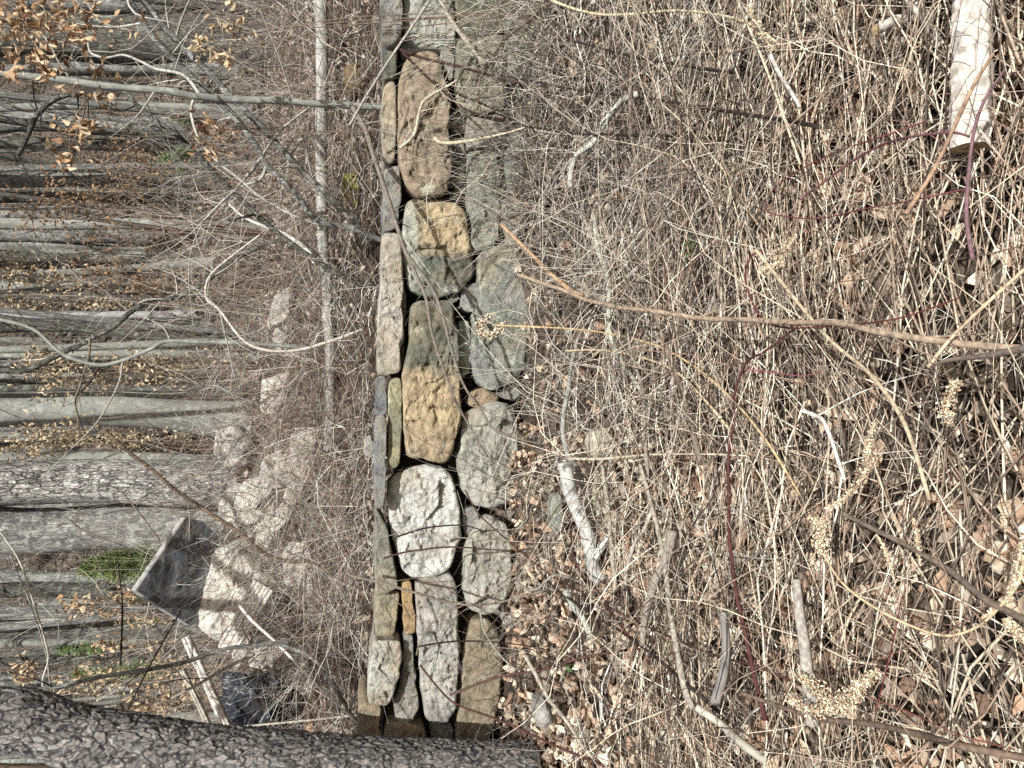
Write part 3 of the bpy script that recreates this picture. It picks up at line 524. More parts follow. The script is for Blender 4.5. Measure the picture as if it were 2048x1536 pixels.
S_('stalk', [(1080,700),(1350,880),(1470,960),(1550,1050)], 2.5, 4, (.50,.43,.32), 'thin straight straw stalk over the dark red briar', 'stalk', G1) if False else None
# --- red briars
S_('briar_cane', [(1853,243,1.5),(1753,277,1.6),(1676,303,1.7),(1612,333,1.75),(1560,367,1.8),(1537,393,1.85),(1533,420,1.85),(1567,432,1.8),(1636,437,1.7),(1736,417,1.55),(1826,400,1.45),(1936,377,1.35)], 1.7, 5, (.20,.055,.065), 'looped crimson briar bending back on itself in a narrow hairpin', 'briar cane', G4, 4, buds=True)
S_('briar_cane', [(1599,400,1.8),(1653,360,1.7),(1719,313,1.6),(1783,283,1.5),(1836,272,1.45),(1903,265,1.4),(1939,273,1.35)], 1.6, 7, (.20,.085,.095), 'dull purple briar lying inside the crimson loop', 'briar cane', G4, 6, buds=True)
S_('briar_cane', [(2009,140),(1969,200),(1949,260),(1939,333),(1933,433),(1945,520)], 1.35, 9, (.24,.14,.155), 'thick dusky purple briar near the pale log end', 'briar cane', G4, 12, buds=True)
S_('briar_cane', [(1880,395),(1900,300),(1960,150)], 1.4, 4, (.32,.09,.09), 'fine red briar rising over the pale log', 'briar cane', G4) if False else None
S_('briar_cane', [(1612,640,2.0),(1530,703,2.2),(1493,725,2.3),(1470,789,2.3),(1467,845,2.3),(1457,912,2.3),(1457,1022,2.25),(1460,1091,2.2),(1470,1174,2.2),(1487,1257,2.15),(1510,1357,2.1),(1530,1440,2.05)], 2.2, 6, (.115,.04,.038), 'long dark red briar lying parallel to the wall with knobbly nodes', 'briar cane', G4, 12, buds=True)
S_('briar_cane', [(1530,500,2.2),(1503,512,2.2),(1490,555,2.15),(1507,609,2.1),(1530,642,2.0),(1567,655,1.9),(1612,656,1.8),(1703,649,1.65),(1803,635,1.5),(1919,595,1.4)], 2, 6, (.15,.038,.04), 'dark crimson briar curling around and along the thick tan stalk', 'briar cane', G4, 4, buds=True)
S_('briar_cane', [(1490,738),(1540,744),(1600,752),(1640,745)], 2.1, 4, (.38,.13,.16), 'short pink briar twig by the bend of the long dark red briar', 'briar cane', G4)
S_('briar_cane', [(1800,1210),(1790,1265),(1775,1330),(1750,1430)], 1.6, 4, (.2,.045,.05), 'thin bright red briar among the stalks beside the plumes', 'briar cane', G4, 3)
S_('briar_cane', [(1740,1395),(1830,1430),(1920,1470),(2030,1500)], 1.5, 4, (.24,.08,.07), 'thin red twig along the dark near corner branch', 'briar cane', G4, 4)

# --- birch log with side branch and sawn end
b = empty('birch_log', W(1202, 1160, 3.0)); tag(b, 'white birch log with a sawn orange end and a side branch, on dead leaves', 'log')
lp = imgpts([(1131,925),(1139,978),(1160,1030),(1176,1069),(1183,1116),(1191,1142),(1201,1158)], 3.02)
B = Batch(); P, rad = limb_arrays(lp, 15 * 3.02 / F, 14 * 3.02 / F, 60, .05)
P = np.vstack([P[0] - (P[1] - P[0]) * .02, P]); rad = np.r_[1e-4, rad]
B.tubes(P[None], rad[None], np.tile(np.array([.37, .375, .355]), (1, len(P), 1)), 24); finish(B, 'trunk', M_BIRCH, b.location, b)
B = Batch(); limb_add(B, imgpts([(1188,1116),(1203,1095),(1217,1074),(1243,1030),(1262,1000)], 2.99), 8 * 3 / F, 7 * 3 / F, (.42, .43, .41), S=14, n=30, wob=.03); finish(B, 'branch', M_BIRCH, b.location, b)
T = P[-1] - P[-2]; T /= np.linalg.norm(T); u = np.cross(T, [0, 0, 1]); u /= np.linalg.norm(u); w = np.cross(T, u); r = rad[-1]
cv = [P[-1] + T * .0015]; cc = [(.30, .13, .04)]; qf = []
for k, (fr, cl) in enumerate(((.3, (.42, .22, .08)), (.6, (.50, .29, .12)), (.9, (.46, .25, .10)), (1.0, (.28, .2, .13)))):
    for j in range(24):
        a = j * math.pi / 12; cv.append(P[-1] + T * .0012 + (u * math.cos(a) + w * math.sin(a)) * r * fr); cc.append(cl)
for j in range(24): qf.append((0, 1 + j, 1 + (j + 1) % 24))
for k in range(3):
    for j in range(24): qf.append((1 + k * 24 + j, 1 + (k + 1) * 24 + j, 1 + (k + 1) * 24 + (j + 1) % 24, 1 + k * 24 + (j + 1) % 24))
mk('cut_end', np.array(cv) - np.array(b.location), qf, M_WOOD, np.array(cc), b)

# --- pale log and sawn limb at the near right
def log_thing(name, pts, d, px0, px1, col, label, cat, mat, S=28, n=60, rough=.08, end=(.42, .30, .17)):
    w_ = imgpts(pts, d); org = np.array(min(w_, key=lambda p: p[2])); root = empty(name, org); tag(root, label, cat)
    P, rad = limb_arrays(w_, px0 * .5 * w_[0][1] / F, px1 * .5 * w_[-1][1] / F, n, .04)
    B = Batch(); B.tubes(P[None], rad[None], np.tile(np.array(col, float), (1, len(P), 1)), S)
    V = B.v[0]; C = P.repeat(S, 0); s = random.random() * 40
    for i in range(len(V)):
        dv = V[i] - C[i]; V[i] = C[i] + dv * (1 + rough * (noise.noise(Vector(dv * 9 / max(rad.max(), .01) * .2) + Vector((0, 0, s)) + Vector(C[i] * 3)) + .5 * noise.noise(Vector(V[i] * 25))))
    finish(B, 'trunk', mat, org, root)
    for e, sg in ((0, -1), (-1, 1)):
        T = (P[1] - P[0]) * -1 if e == 0 else P[-1] - P[-2]; T = T / np.linalg.norm(T)
        ring = V[:S] if e == 0 else V[-S:]; cen = ring.mean(0); vv = [cen + T * rad[e] * .02 - org]; col_ = [np.array(end) * .6]
        for fr in (.5, .99):
            for p in ring: vv.append(cen + (p - cen) * fr + T * rad[e] * (.015 if fr < .9 else 0) - org); col_.append(np.array(end) * (1.1 if fr < .9 else .8))
        ff = [(0, 1 + j, 1 + (j + 1) % S) for j in range(S)] + [(1 + j, 1 + S + j, 1 + S + (j + 1) % S, 1 + (j + 1) % S) for j in range(S)]
        mk('cut_end', np.array(vv), ff, M_WOOD, np.array(col_), root)
    return root
log_thing('pale_log', [(1948,-80),(1946,60),(1943,180),(1938,296)], 1.42, 96, 84, (.46,.42,.37), 'thick pale barkless log lying across the near right corner', 'log', M_WOOD, rough=.3)
log_thing('sawn_limb', [(1838,-40),(1820,35),(1790,42),(1752,60)], 1.62, 26, 24, (.36,.33,.29), 'short grey limb with a sawn end next to the pale log', 'log', M_WOOD, S=16, n=24)
log_thing('grey_limb', [(1795,-60),(1820,0),(1850,40),(1880,90)], 1.58, 26, 20, (.42,.39,.36), 'grey limb slanting under the sawn limb towards the pale log', 'branch', M_WOOD, S=14, n=24)
# --- fallen log behind the wall
w_ = imgpts([(638,-90),(640,0),(645,100),(643,200),(643,300),(645,400),(648,500),(655,600),(660,700),(661,800),(655,900)], 5.7)
root = empty('fallen_log', w_[3]); tag(root, 'long slender grey log with white blotches lying level behind the wall', 'log')
B = Batch(); limb_add(B, w_, 13.5 * 5.7 / F, 9 * 5.7 / F, (.22, .22, .20), S=16, n=110, wob=.1); finish(B, 'trunk', M_LOG, root.location, root)
B = Batch(); Pw, rw = limb_add(B, imgpts([(632,527),(620,507),(600,487),(567,467),(527,453),(487,433),(458,407)], 5.6), 5 * 5.6 / F, 2 * 5.6 / F, (.46, .45, .41), S=8, n=40); finish(B, 'branch', M_TWIG, root.location, root)
log_thing('brown_log', [(610,1210),(618,1260),(624,1330),(622,1400),(618,1470)], 6.4, 20, 26, (.40,.26,.15), 'orange brown debarked log lying at the foot of the rock pile', 'log', M_WOOD, S=14, n=40)

# ------------------------------------------------------------------ the big tree at the left
def big_tree():
    top = [0, 60, 150, 240, 400, 512, 700, 850, 1000, 1060]; edge = [1388, 1385, 1418, 1435, 1458, 1466, 1480, 1486, 1489, 1489]; wid = [104, 108, 112, 122, 138, 150, 168, 178, 188, 195]
    d = 3.62; N = 860; S = 330
    lv = [-700, -350] + top; le = [1310, 1350] + edge; lw = [86, 94] + wid
    vs = np.linspace(-700, 1070, N); ed = np.interp(vs, lv, le); wd = np.interp(vs, lv, lw)
    k = np.ones(25) / 25; ed = np.convolve(np.pad(ed, 12, 'edge'), k, 'valid'); wd = np.convolve(np.pad(wd, 12, 'edge'), k, 'valid')
    org = W(1060, 1590, d); root = empty('scaly_bark_tree', org); tag(root, 'big leaning tree with grey scaly bark at the left end of the wall', 'tree')
    V = []; CC = []
    ang = np.arange(S) * 2 * math.pi / S
    for i in range(N):
        c = W(vs[i], ed[i] + wd[i] / 2, d); r = wd[i] / 2 * d / F
        for a in ang:
            px = c[0] + r * math.cos(a); py = c[1] + r * math.sin(a); pz = c[2]
            if math.sin(a) < .35:
                v = Vector((px * 26, py * 26, pz * 15)); w0 = noise.noise_vector(v * .5) * 1.1; w1 = noise.noise_vector(v * 2.2) * .34; v = v + w0 + w1
                dd, pt = noise.voronoi(v); e = dd[1] - dd[0]; cv = noise.cell_vector(pt[0] * 5)
                u = Vector((px * 58, py * 58, pz * 33)) + w0 * 2.2 + w1 * 2.5; d2, p2 = noise.voronoi(u); e2_ = d2[1] - d2[0]; c2_ = noise.cell_vector(p2[0] * 7)
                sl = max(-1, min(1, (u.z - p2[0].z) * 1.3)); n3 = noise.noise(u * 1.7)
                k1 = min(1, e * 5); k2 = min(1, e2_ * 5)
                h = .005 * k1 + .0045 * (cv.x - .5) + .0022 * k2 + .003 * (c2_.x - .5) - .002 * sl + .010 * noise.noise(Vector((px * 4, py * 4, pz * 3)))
                g = .165 * (.65 + .7 * c2_.y) * (.8 + .4 * cv.y) * (1 - .35 * max(0, sl)) * (1 + .3 * n3) * (.12 + .88 * k1) * (.4 + .6 * k2)  # directional shade painted into the colour of each flake, cracks dark
                g *= 1 + .5 * max(0, noise.noise(Vector((px * 13, py * 13, pz * 9)))) * (c2_.z > .4)
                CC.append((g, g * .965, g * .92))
            else: h = 0; CC.append((.2, .19, .18))
            V.append((c[0] + (r + h) * math.cos(a) - org[0], c[1] + (r + h) * math.sin(a) - org[1], pz - org[2]))
    ii = np.arange(N * S).reshape(N, S); a = ii[:-1]; b2 = ii[1:]
    q = np.stack([a, b2, np.roll(b2, -1, 1), np.roll(a, -1, 1)], -1).reshape(-1, 4)
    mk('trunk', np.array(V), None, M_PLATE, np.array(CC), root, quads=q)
    B = Batch(); tp = np.array(V[:S]).mean(0) + org
    for k in range(7):
        st = tp - np.array([0, 0, random.uniform(0, .8)]); a = random.uniform(0, 6.28); dv = np.array([math.cos(a), math.sin(a) * .6, 1.2]) * random.uniform(.6, 1.2)
        limb_add(B, [st, st + dv * .5 + RNG.normal(size=3) * .1, st + dv * 1.5], .07, .015, (.15, .14, .13), S=8, n=16)
    finish(B, 'crown', M_TWIG, org, root)
big_tree()

# ------------------------------------------------------------------ saplings, branches over the fallen log
def tree_thing(name, label, cat, trunk, d, px0, px1, mat, branches, group=None, col=(.3, .29, .26), leaves=None, S=10, twigs=0):
    """trunk traced from base to top"""
    w_ = imgpts(trunk, d); base = w_[0].copy(); gzz = float(gz(base[0], base[1])); 
    if base[2] > gzz - .05: w_ = [np.array([base[0], base[1], gzz - .08])] + w_; 
    org = w_[0]; root = empty(name, org); tag(root, label, cat, group)
    B = Batch(); P, rad = limb_add(B, w_, px0 * .5 * d / F, px1 * .5 * d / F, col, S=S, n=max(30, len(trunk) * 9), wob=.12); finish(B, 'trunk', mat, org, root)
    tips = []
    for br in branches:
        B = Batch(); pp, p0, p1, cl = br; cl = tuple(np.array(cl) * .68); q, rd = limb_add(B, imgpts(pp, d), p0 * .4 * d / F, p1 * .4 * d / F, cl, S=6, n=len(pp) * 7, wob=.2)
        tips.append((q, rd)); finish(B, 'branch', M_TWIG, org, root)
    B = Batch()
    allp = tips + [(P, rad)]
    for _ in range(twigs):
        q, rd = random.choice(allp); i = random.randint(len(q) // 4, len(q) - 2); dv = RNG.normal(size=3) + np.array([0, 0, .5]); dv /= np.linalg.norm(dv); L = random.uniform(.15, .5)
        e1 = q[i] + dv * L * .5; e2 = e1 + (dv + RNG.normal(size=3) * .35) * L * .5
        limb_add(B, [q[i], e1, e2], max(rd[i] * .4, .0016), .0012, br[3] if branches else col, S=4, n=6, capped=False)
    if B.v: finish(B, 'twigs', M_TWIG, org, root)
    return root, P
tree_thing('sapling', 'slim pale grey sapling rising straight from the wall top', 'tree', [(800,216),(720,212),(640,207),(520,200),(400,193),(330,180),(230,174),(130,160),(0,146),(-200,120),(-500,100)], 4.45, 14, 12, M_SMOOTH,
  [([(137,153),(117,123),(97,87),(73,47),(47,30)], 5, 3, WHG), ([(400,190),(367,150),(313,137),(283,123),(247,110),(213,115),(183,107),(176,83)], 9, 4, (.52,.52,.47)), ([(387,200),(383,227),(400,283),(443,330),(477,357),(512,387),(560,417),(600,437),(640,450)], 8, 4, (.5,.48,.42)), ([(267,63),(200,43),(173,0)], 5, 4, WHG)], twigs=26)
tree_thing('shrub_stem', 'grey leaning stem, upper of the parallel pair crossing the fallen log', 'shrub', [(760,480),(700,455),(633,440),(587,383),(533,327),(512,290),(467,233),(410,177),(360,130),(300,67),(257,0),(170,-120)], 4.7, 12, 12, M_GREY, [([(533,327),(520,360),(467,383),(397,453)], 8, 5, (.40,.40,.35)), ([(467,383),(512,330),(560,262),(640,200)], 8, 5, (.36,.35,.31))], 'leaning shrub stems', twigs=22)
tree_thing('shrub_stem', 'grey leaning stem, lower of the parallel pair crossing the fallen log', 'shrub', [(770,476),(733,457),(693,430),(657,393),(627,363),(573,310),(520,250),(467,200),(417,143),(350,77),(287,0),(200,-120)], 4.8, 12, 13, M_GREY, [([(627,363),(600,250),(560,120),(520,20)], 5, 3, GRYC)], 'leaning shrub stems', twigs=22)
tree_thing('shrub_stem', 'dark crooked stem with lichen, arching high over the slim sapling', 'shrub', [(700,560),(560,470),(443,360),(417,333),(367,283),(320,247),(273,210),(250,185),(200,183),(123,193),(77,227),(57,267),(37,310)], 4.9, 10, 9, M_DARKB, [([(77,227),(65,170),(75,80),(55,0)], 4, 3, DKB),([(273,210),(240,222),(214,210)], 4, 2, DKB),([(37,310),(60,360),(68,380)], 3, 2, DKB)], 'leaning shrub stems', (.12,.11,.09), twigs=18)
tree_thing('shrub_stem', 'twisting dark brown limb sagging through the middle of the wood', 'shrub', [(560,480),(470,520),(420,558),(393,575),(350,595),(293,605),(260,625),(230,652),(193,672),(160,690),(127,705),(87,725),(50,742),(0,742),(-120,760)], 6.5, 8, 11, M_DARKB, [([(260,625),(200,575),(160,560),(135,528)], 4, 3, GRYC),([(340,678),(320,650),(260,625)], 5, 3, WHG)], 'leaning shrub stems', (.15,.11,.08), twigs=20)
tree_thing('shrub_stem', 'smooth green grey stem that forks into many drooping twigs', 'shrub', [(720,700),(600,694),(512,688),(400,684),(333,682),(300,699),(250,720),(200,730),(150,719),(117,702),(77,665),(43,649),(0,639)], 6.0, 10, 6, M_SMOOTH, [([(245,722),(240,760),(222,800),(190,850),(140,900),(95,945)], 5, 2, WHG),([(200,730),(180,765),(152,800),(160,840),(172,870)], 5, 2, DKB),([(180,675),(178,712),(160,772),(150,802),(155,850),(130,890)], 6, 2, (.2,.17,.13))], 'leaning shrub stems', twigs=26)
tree_thing('shrub_stem', 'bare shrub stems curling behind the long pale slab', 'shrub', [(750,650),(600,700),(500,690),(440,620),(415,600),(412,570),(430,540),(480,500),(520,470)], 5.2, 7, 4, M_TWIG, [([(440,620),(408,590),(385,590),(360,590)], 5, 2, WHG),([(430,540),(400,500),(380,420)], 4, 2, WHG),([(440,620),(455,690),(470,760)], 5, 2, WHG)], 'leaning shrub stems', (.4,.37,.32), twigs=30)
tree_thing('dead_snag', 'reddish brown broken stick leaning in front of the furrowed trunk', 'branch', [(560,1120),(480,1065),(387,1005),(333,965),(300,935),(273,915),(233,882),(207,859)], 5.6, 9, 7, M_BROWN, [([(273,915),(285,905)], 6, 5, WHG)], None, (.26,.17,.12), twigs=5)
tree_thing('shrub_stem', 'long bowed grey branch from the rock pile to the scaly tree', 'shrub', [(716,1446),(640,1330),(560,1290),(510,1292),(450,1297),(367,1324),(283,1341),(200,1354),(127,1371),(60,1381),(0,1387)], 4.8, 8, 8, M_GREY, [([(510,1307),(450,1337),(393,1371),(343,1397)], 10, 6, GRYC),([(360,1224),(293,1344),(247,1437)], 4, 3, DKB)], 'leaning shrub stems', twigs=10)
tree_thing('shrub_stem', 'clump of thin pale wands bending in front of the left wood', 'shrub', [(330,1460),(103,1394),(97,1314),(83,1257),(63,1191),(40,1124),(0,1064),(-60,1000)], 5.2, 4, 3, M_TWIG, [([(103,1390),(92,1310),(75,1250),(50,1180),(20,1110)], 3, 2, WHG),([(240,1330),(245,1224),(237,1141)], 5, 3, DKB),([(243,1091),(167,1061),(130,1031)], 4, 3, GBR),([(320,1081),(277,1024),(240,980)], 4, 3, GBR)], 'leaning shrub stems', (.36,.33,.28), twigs=22)
stick('leaning_stick', [(479,1212,5.3),(506,1243,5.2),(569,1301,4.9),(636,1373,4.6),(716,1446,4.3)], 5, 7, (.62,.59,.53), 'straight bone white stick leaning on the wall end before the rock pile', 'stick')

# ------------------------------------------------------------------ rock pile behind
pile = 'rocks of the pile behind the wall'
def boulder(poly, d, c1, c2, label, depth=.6, group=pile, **k):
    k['bulge'] = min(k.get('bulge', 0), .03); k.setdefault('angular', True); k.setdefault('rnd', .07); k['rough'] = k.get('rough', 1) * .9
    o = stone('boulder' if depth > .3 else 'rock', poly, d, c1, c2, depth=depth, **k); tag(o, label, 'rock', group); return o
PAL = (.62, .59, .52); PAL2 = (.48, .46, .41)
boulder([(425,1105),(480,1085),(530,1095),(560,1150),(545,1200),(500,1240),(440,1290),(400,1268),(385,1240),(405,1190)], 6.5, PAL, PAL2, 'largest pale cream boulder under the dark slab', rough=1.6, bulge=.1)
boulder([(480,965),(540,945),(600,980),(610,1040),(560,1085),(490,1078),(460,1030)], 6.7, PAL, PAL2, 'cream boulder seen through twigs beside the dark slab', rough=1.5, bulge=.1)
boulder([(560,1110),(610,1060),(650,1100),(655,1170),(610,1200),(570,1180)], 6.3, PAL, PAL2, 'cream boulder low in the middle of the rock pile', rough=1.5, bulge=.1)
boulder([(500,1250),(560,1205),(600,1230),(590,1300),(540,1345),(505,1320)], 6.3, PAL, (.30,.29,.27), 'whitish boulder next to the black sheet', rough=1.6, bulge=.1)
boulder([(432,860),(470,850),(500,880),(495,930),(450,935),(425,905)], 6.9, (.52,.5,.46), GRY, 'small white rock topping the right side of the pile', depth=.4, rough=1.4)
boulder([(580,870),(640,850),(665,900),(650,960),(600,965),(575,920)], 6.3, PAL, PAL2, 'cream rock low down behind the thicket', rough=1.4, bulge=.05)
boulder([(545,590),(600,560),(650,600),(655,700),(600,740),(550,700),(530,640)], 7.2, (.27,.26,.235), PAL2, 'weathered grey boulder behind the fallen log', rough=1.2, bulge=.1)
boulder([(520,760),(570,740),(620,770),(620,840),(570,860),(520,820)], 7.0, PAL2, PAL, 'pale boulder right of the rock pile, veiled in twigs', rough=1.3, bulge=.1)
boulder([(690,128),(720,122),(742,135),(745,165),(725,185),(698,180),(686,155)], 5.2, (.16,.11,.055), (.10,.08,.05), 'brown hollow looking rock behind the wall near the sapling', depth=.3, rough=1.6, bulge=.03, group=None)
boulder([(685,345),(715,335),(725,380),(715,415),(690,410),(682,375)], 5.3, (.22,.2,.03), (.28,.19,.1), 'rock with bright yellow green moss behind the wall', depth=.3, group=None)
boulder([(728,880),(742,868),(750,890),(746,915),(730,910)], 4.55, (.42,.36,.32), GRY, 'small pinkish stone resting behind the slate capstone', depth=.15, group=None, nE=60, nR=12)
rp = random.Random(12)
for k in range(34):
    x = rp.uniform(455, 665); y = rp.uniform(930, 1350); a = rp.uniform(12, 26); b_ = rp.uniform(35, 80); n = rp.randint(4, 6); ph = rp.uniform(0, 6); rt = rp.uniform(.3, .65)
    poly = []
    for q in range(n):
        th_ = ph + q * 2 * math.pi / n; u_, v_ = a * math.cos(th_) * rp.uniform(.8, 1.15), b_ * math.sin(th_) * rp.uniform(.8, 1.15); poly.append((x + u_ * math.cos(rt) - v_ * math.sin(rt), y + u_ * math.sin(rt) + v_ * math.cos(rt)))
    dd = float(np.interp(x, [450, 660], [6.9, 6.15])) + rp.uniform(-.1, .1); m = rp.uniform(.75, 1.15)
    boulder(poly, dd, tuple(q * m for q in PAL), tuple(q * m for q in PAL2), 'small broken cream rock, one of many filling the rock pile', depth=.35, group='rubble of the rock pile', rough=1.3, rnd=.03, nE=72, nR=18)
# dark slab, sunlit top edge painted paler than the shaded face
def slab(name, poly, d, th, tilt, col, top, label, cat):
    Pf = np.array([W(x, y, d + tilt * (x - 273) / 160) for x, y in poly]); n = len(Pf); nrm = np.array([-.12, .55, .83]); nrm /= np.linalg.norm(nrm)
    K = 14; E = crom(list(Pf), 60, closed=True) if False else np.vstack([np.linspace(Pf[i], Pf[(i + 1) % n], 14)[:-1] for i in range(n)])
    c = E.mean(0); V = []; C = []
    off = np.array([-.02, .12, .13]) * th
    for s in np.r_[np.linspace(.05, 1, K)]:
        for p in E:
            q = c + (p - c) * s; h = .016 * fbm(Vector((q[0] * 3, q[2] * 9, q[0] * 2)), 3) + .01 * facet(Vector((q[0] * 4, q[1] * 4, q[2] * 6)))
            V.append(q + np.array([0, -h, 0])); C.append(np.array(col) * (1 + .2 * noise.noise(Vector(q * 6))))
    for s, k in ((1.0, .5), (.995, 1.0), (.4, 1.0), (.05, 1.0)):
        for p in E: V.append(c + (p - c) * s + off * k); C.append(np.array(top))
    m = len(E); ii = np.arange(len(V)).reshape(-1, m); a = ii[:-1]; b2 = ii[1:]
    q = np.stack([a, np.roll(a, -1, 1), np.roll(b2, -1, 1), b2], -1).reshape(-1, 4).tolist(); q.append(list(map(int, ii[0][::-1]))); q.append(list(map(int, ii[-1])))
    V = np.array(V); org = np.array([c[0], c[1], V[:, 2].min()]); o = mk(name, V - org, q, M_STONE, np.array(C), smooth=False); o.location = org; return tag(o, label, cat)
slab('stone_slab', [(273,1181),(325,1105),(372,1035),(410,1045),(440,1075),(432,1150),(424,1190),(400,1240),(383,1252),(330,1220)], 6.2, .42, .42, (.105, .115, .13), (.36, .36, .35), 'dark slate slab with a painted sunlit top edge tipped up on the rock pile', 'slab')
# layered boards at the pile, and the leaning weathered timbers
def board(pts, d, px, th, col, label, name='board'):
    a, b2 = [W(*p, d) if len(p) == 2 else W(*p) for p in pts]; ax = b2 - a; L = np.linalg.norm(ax); ax /= L; side = np.cross(ax, [0, -1, .25]); side /= np.linalg.norm(side); nn = np.cross(ax, side); h = px * .5 * d / F
    V = []; n = 30; C = []
    for i in range(n):
        t = i / (n - 1); c = a + ax * L * t + side * .02 * math.sin(3 * t + px)
        wv = 1 + .18 * noise.noise(Vector((t * 7, px, 0))); 
        for sx, sy in ((-1, -.7), (-.8, -1), (-.3, -1.05), (0, -.8), (.3, -1.05), (.8, -1), (1, -.7), (1, .7), (.8, 1), (-.8, 1), (-1, .7)):
            jit = .12 * noise.noise(Vector((t * 9, sx * 3 + px, sy * 2))) ; V.append(c + side * h * (sx + jit) * wv + nn * th * sy * wv); C.append(np.array(col) * (1 + .4 * noise.noise(Vector((t * 3, sx * 9, sy * 5 + px)))) * (.45 if (sx == 0) else 1))
    S = 11; ii = np.arange(n * S).reshape(n, S); A = ii[:-1]; Bq = ii[1:]; q = np.stack([A, np.roll(A, -1, 1), np.roll(Bq, -1, 1), Bq], -1).reshape(-1, 4).tolist(); q += [list(map(int, ii[0][::-1])), list(map(int, ii[-1]))]
    V = np.array(V); org = V[V[:, 2].argmin()].copy(); o = mk(name, V - org, q, M_WOOD, np.array(C), smooth=False); o.location = org; return tag(o, label, 'board', 'old timbers by the rock pile')
board([(370,1274),(500,1580)], 6.0, 16, .02, (.46,.44,.40), 'weathered white board, highest of the leaning old timbers', 'board')
board([(362,1340),(480,1600)], 6.2, 10, .02, (.33,.30,.25), 'narrow brown grey board left behind the white one', 'board')
board([(405,1350),(530,1575)], 5.9, 12, .02, (.38,.35,.31), 'split grey board beneath the white one', 'board')
for k, (dx, lb) in enumerate(((0, 'upper pale plank of the layered stack by the cream boulder'), (16, 'middle pale plank of the layered stack by the cream boulder'), (32, 'lower pale plank of the layered stack by the cream boulder'))):
    board([(432 + dx, 1300 - k * 4), (520 + dx * .8, 1165 + k * 8)], 6.15 - k * .05, 14, .02, (.50,.47,.41), lb, 'plank')
# crumpled dark sheet
def sheet():
    c = W(520, 1420, 6.35); V = []; C = []; n = 46
    for i in range(n):
        for j in range(n):
            a = (i / (n - 1) - .5); e = (j / (n - 1) - .5); r2 = a * a + e * e
            p = np.array([a * .60 + .03 * noise.noise(Vector((a * 8, e * 8, 0))), -.12 + .5 * r2, e * .56]); v = Vector((a * 7, e * 7, 3))
            p[1] -= .09 * abs(noise.noise(v)) + .05 * abs(noise.noise(v * 2.3)) + .16 * math.exp(-r2 * 9); p[2] += .05 * noise.noise(v * 1.7)
            V.append(p); C.append((.022, .027, .036) if noise.noise(v * .6) < .25 else (.10, .12, .15))
    ii = np.arange(n * n).reshape(n, n); q = np.stack([ii[:-1, :-1], ii[:-1, 1:], ii[1:, 1:], ii[1:, :-1]], -1).reshape(-1, 4)
    o = mk('plastic_sheet', np.array(V), None, M_CLOTH, np.array(C), quads=q); o.location = c; tag(o, 'crumpled blue black plastic sheet tucked into the rock pile', 'plastic sheet')
    md = o.modifiers.new('t', 'SOLIDIFY'); md.thickness = .004
sheet()
# rocks in the brush in front of the wall
gr = 'rocks on the ground before the wall'
def grock(*a, **k): return boulder(*a, group=gr, nE=72, nR=16, **k)
grock([(1204,926),(1212,960),(1222,1000),(1224,1040),(1212,1072),(1196,1078),(1180,1058),(1172,1030),(1178,1000),(1192,965)], 3.12, (.48,.44,.32), (.40,.37,.27), 'pear shaped beige rock tucked under the birch log', depth=.1, rough=.5, bulge=.04)
grock([(1108,990),(1122,985),(1130,1010),(1128,1060),(1115,1078),(1102,1060),(1100,1020)], 3.3, (.13,.14,.12), (.35,.38,.32), 'dark lichen patched rock above the birch log', depth=.12, lichen=.3)
grock([(1070,1405),(1090,1398),(1105,1415),(1108,1450),(1085,1460),(1068,1440)], 3.2, (.46,.45,.42), GRY, 'small whitish rock among dead leaves by the tree foot', depth=.12, bulge=.03)
grock([(1385,990),(1410,980),(1440,1000),(1445,1040),(1420,1050),(1390,1030)], 2.6, (.28,.26,.24), GRY, 'smooth grey rock behind the dark red briar', depth=.12, rough=.5, bulge=.03)
grock([(1440,1140),(1475,1130),(1490,1180),(1470,1215),(1440,1200)], 2.4, (.40,.34,.28), GRY, 'flat tan rock beneath the lower part of the red briar', depth=.12, rough=.5)
grock([(1890,290),(1915,285),(1935,310),(1925,345),(1895,350),(1880,320)], 1.6, (.30,.22,.18), BRN, 'brown rock below the end of the pale log', depth=.12, rough=.6)
grock([(1180,860),(1215,850),(1250,880),(1245,920),(1205,925),(1185,900)], 3.05, (.50,.46,.36), (.38,.35,.28), 'chalky rock above the pear shaped one', depth=.12)

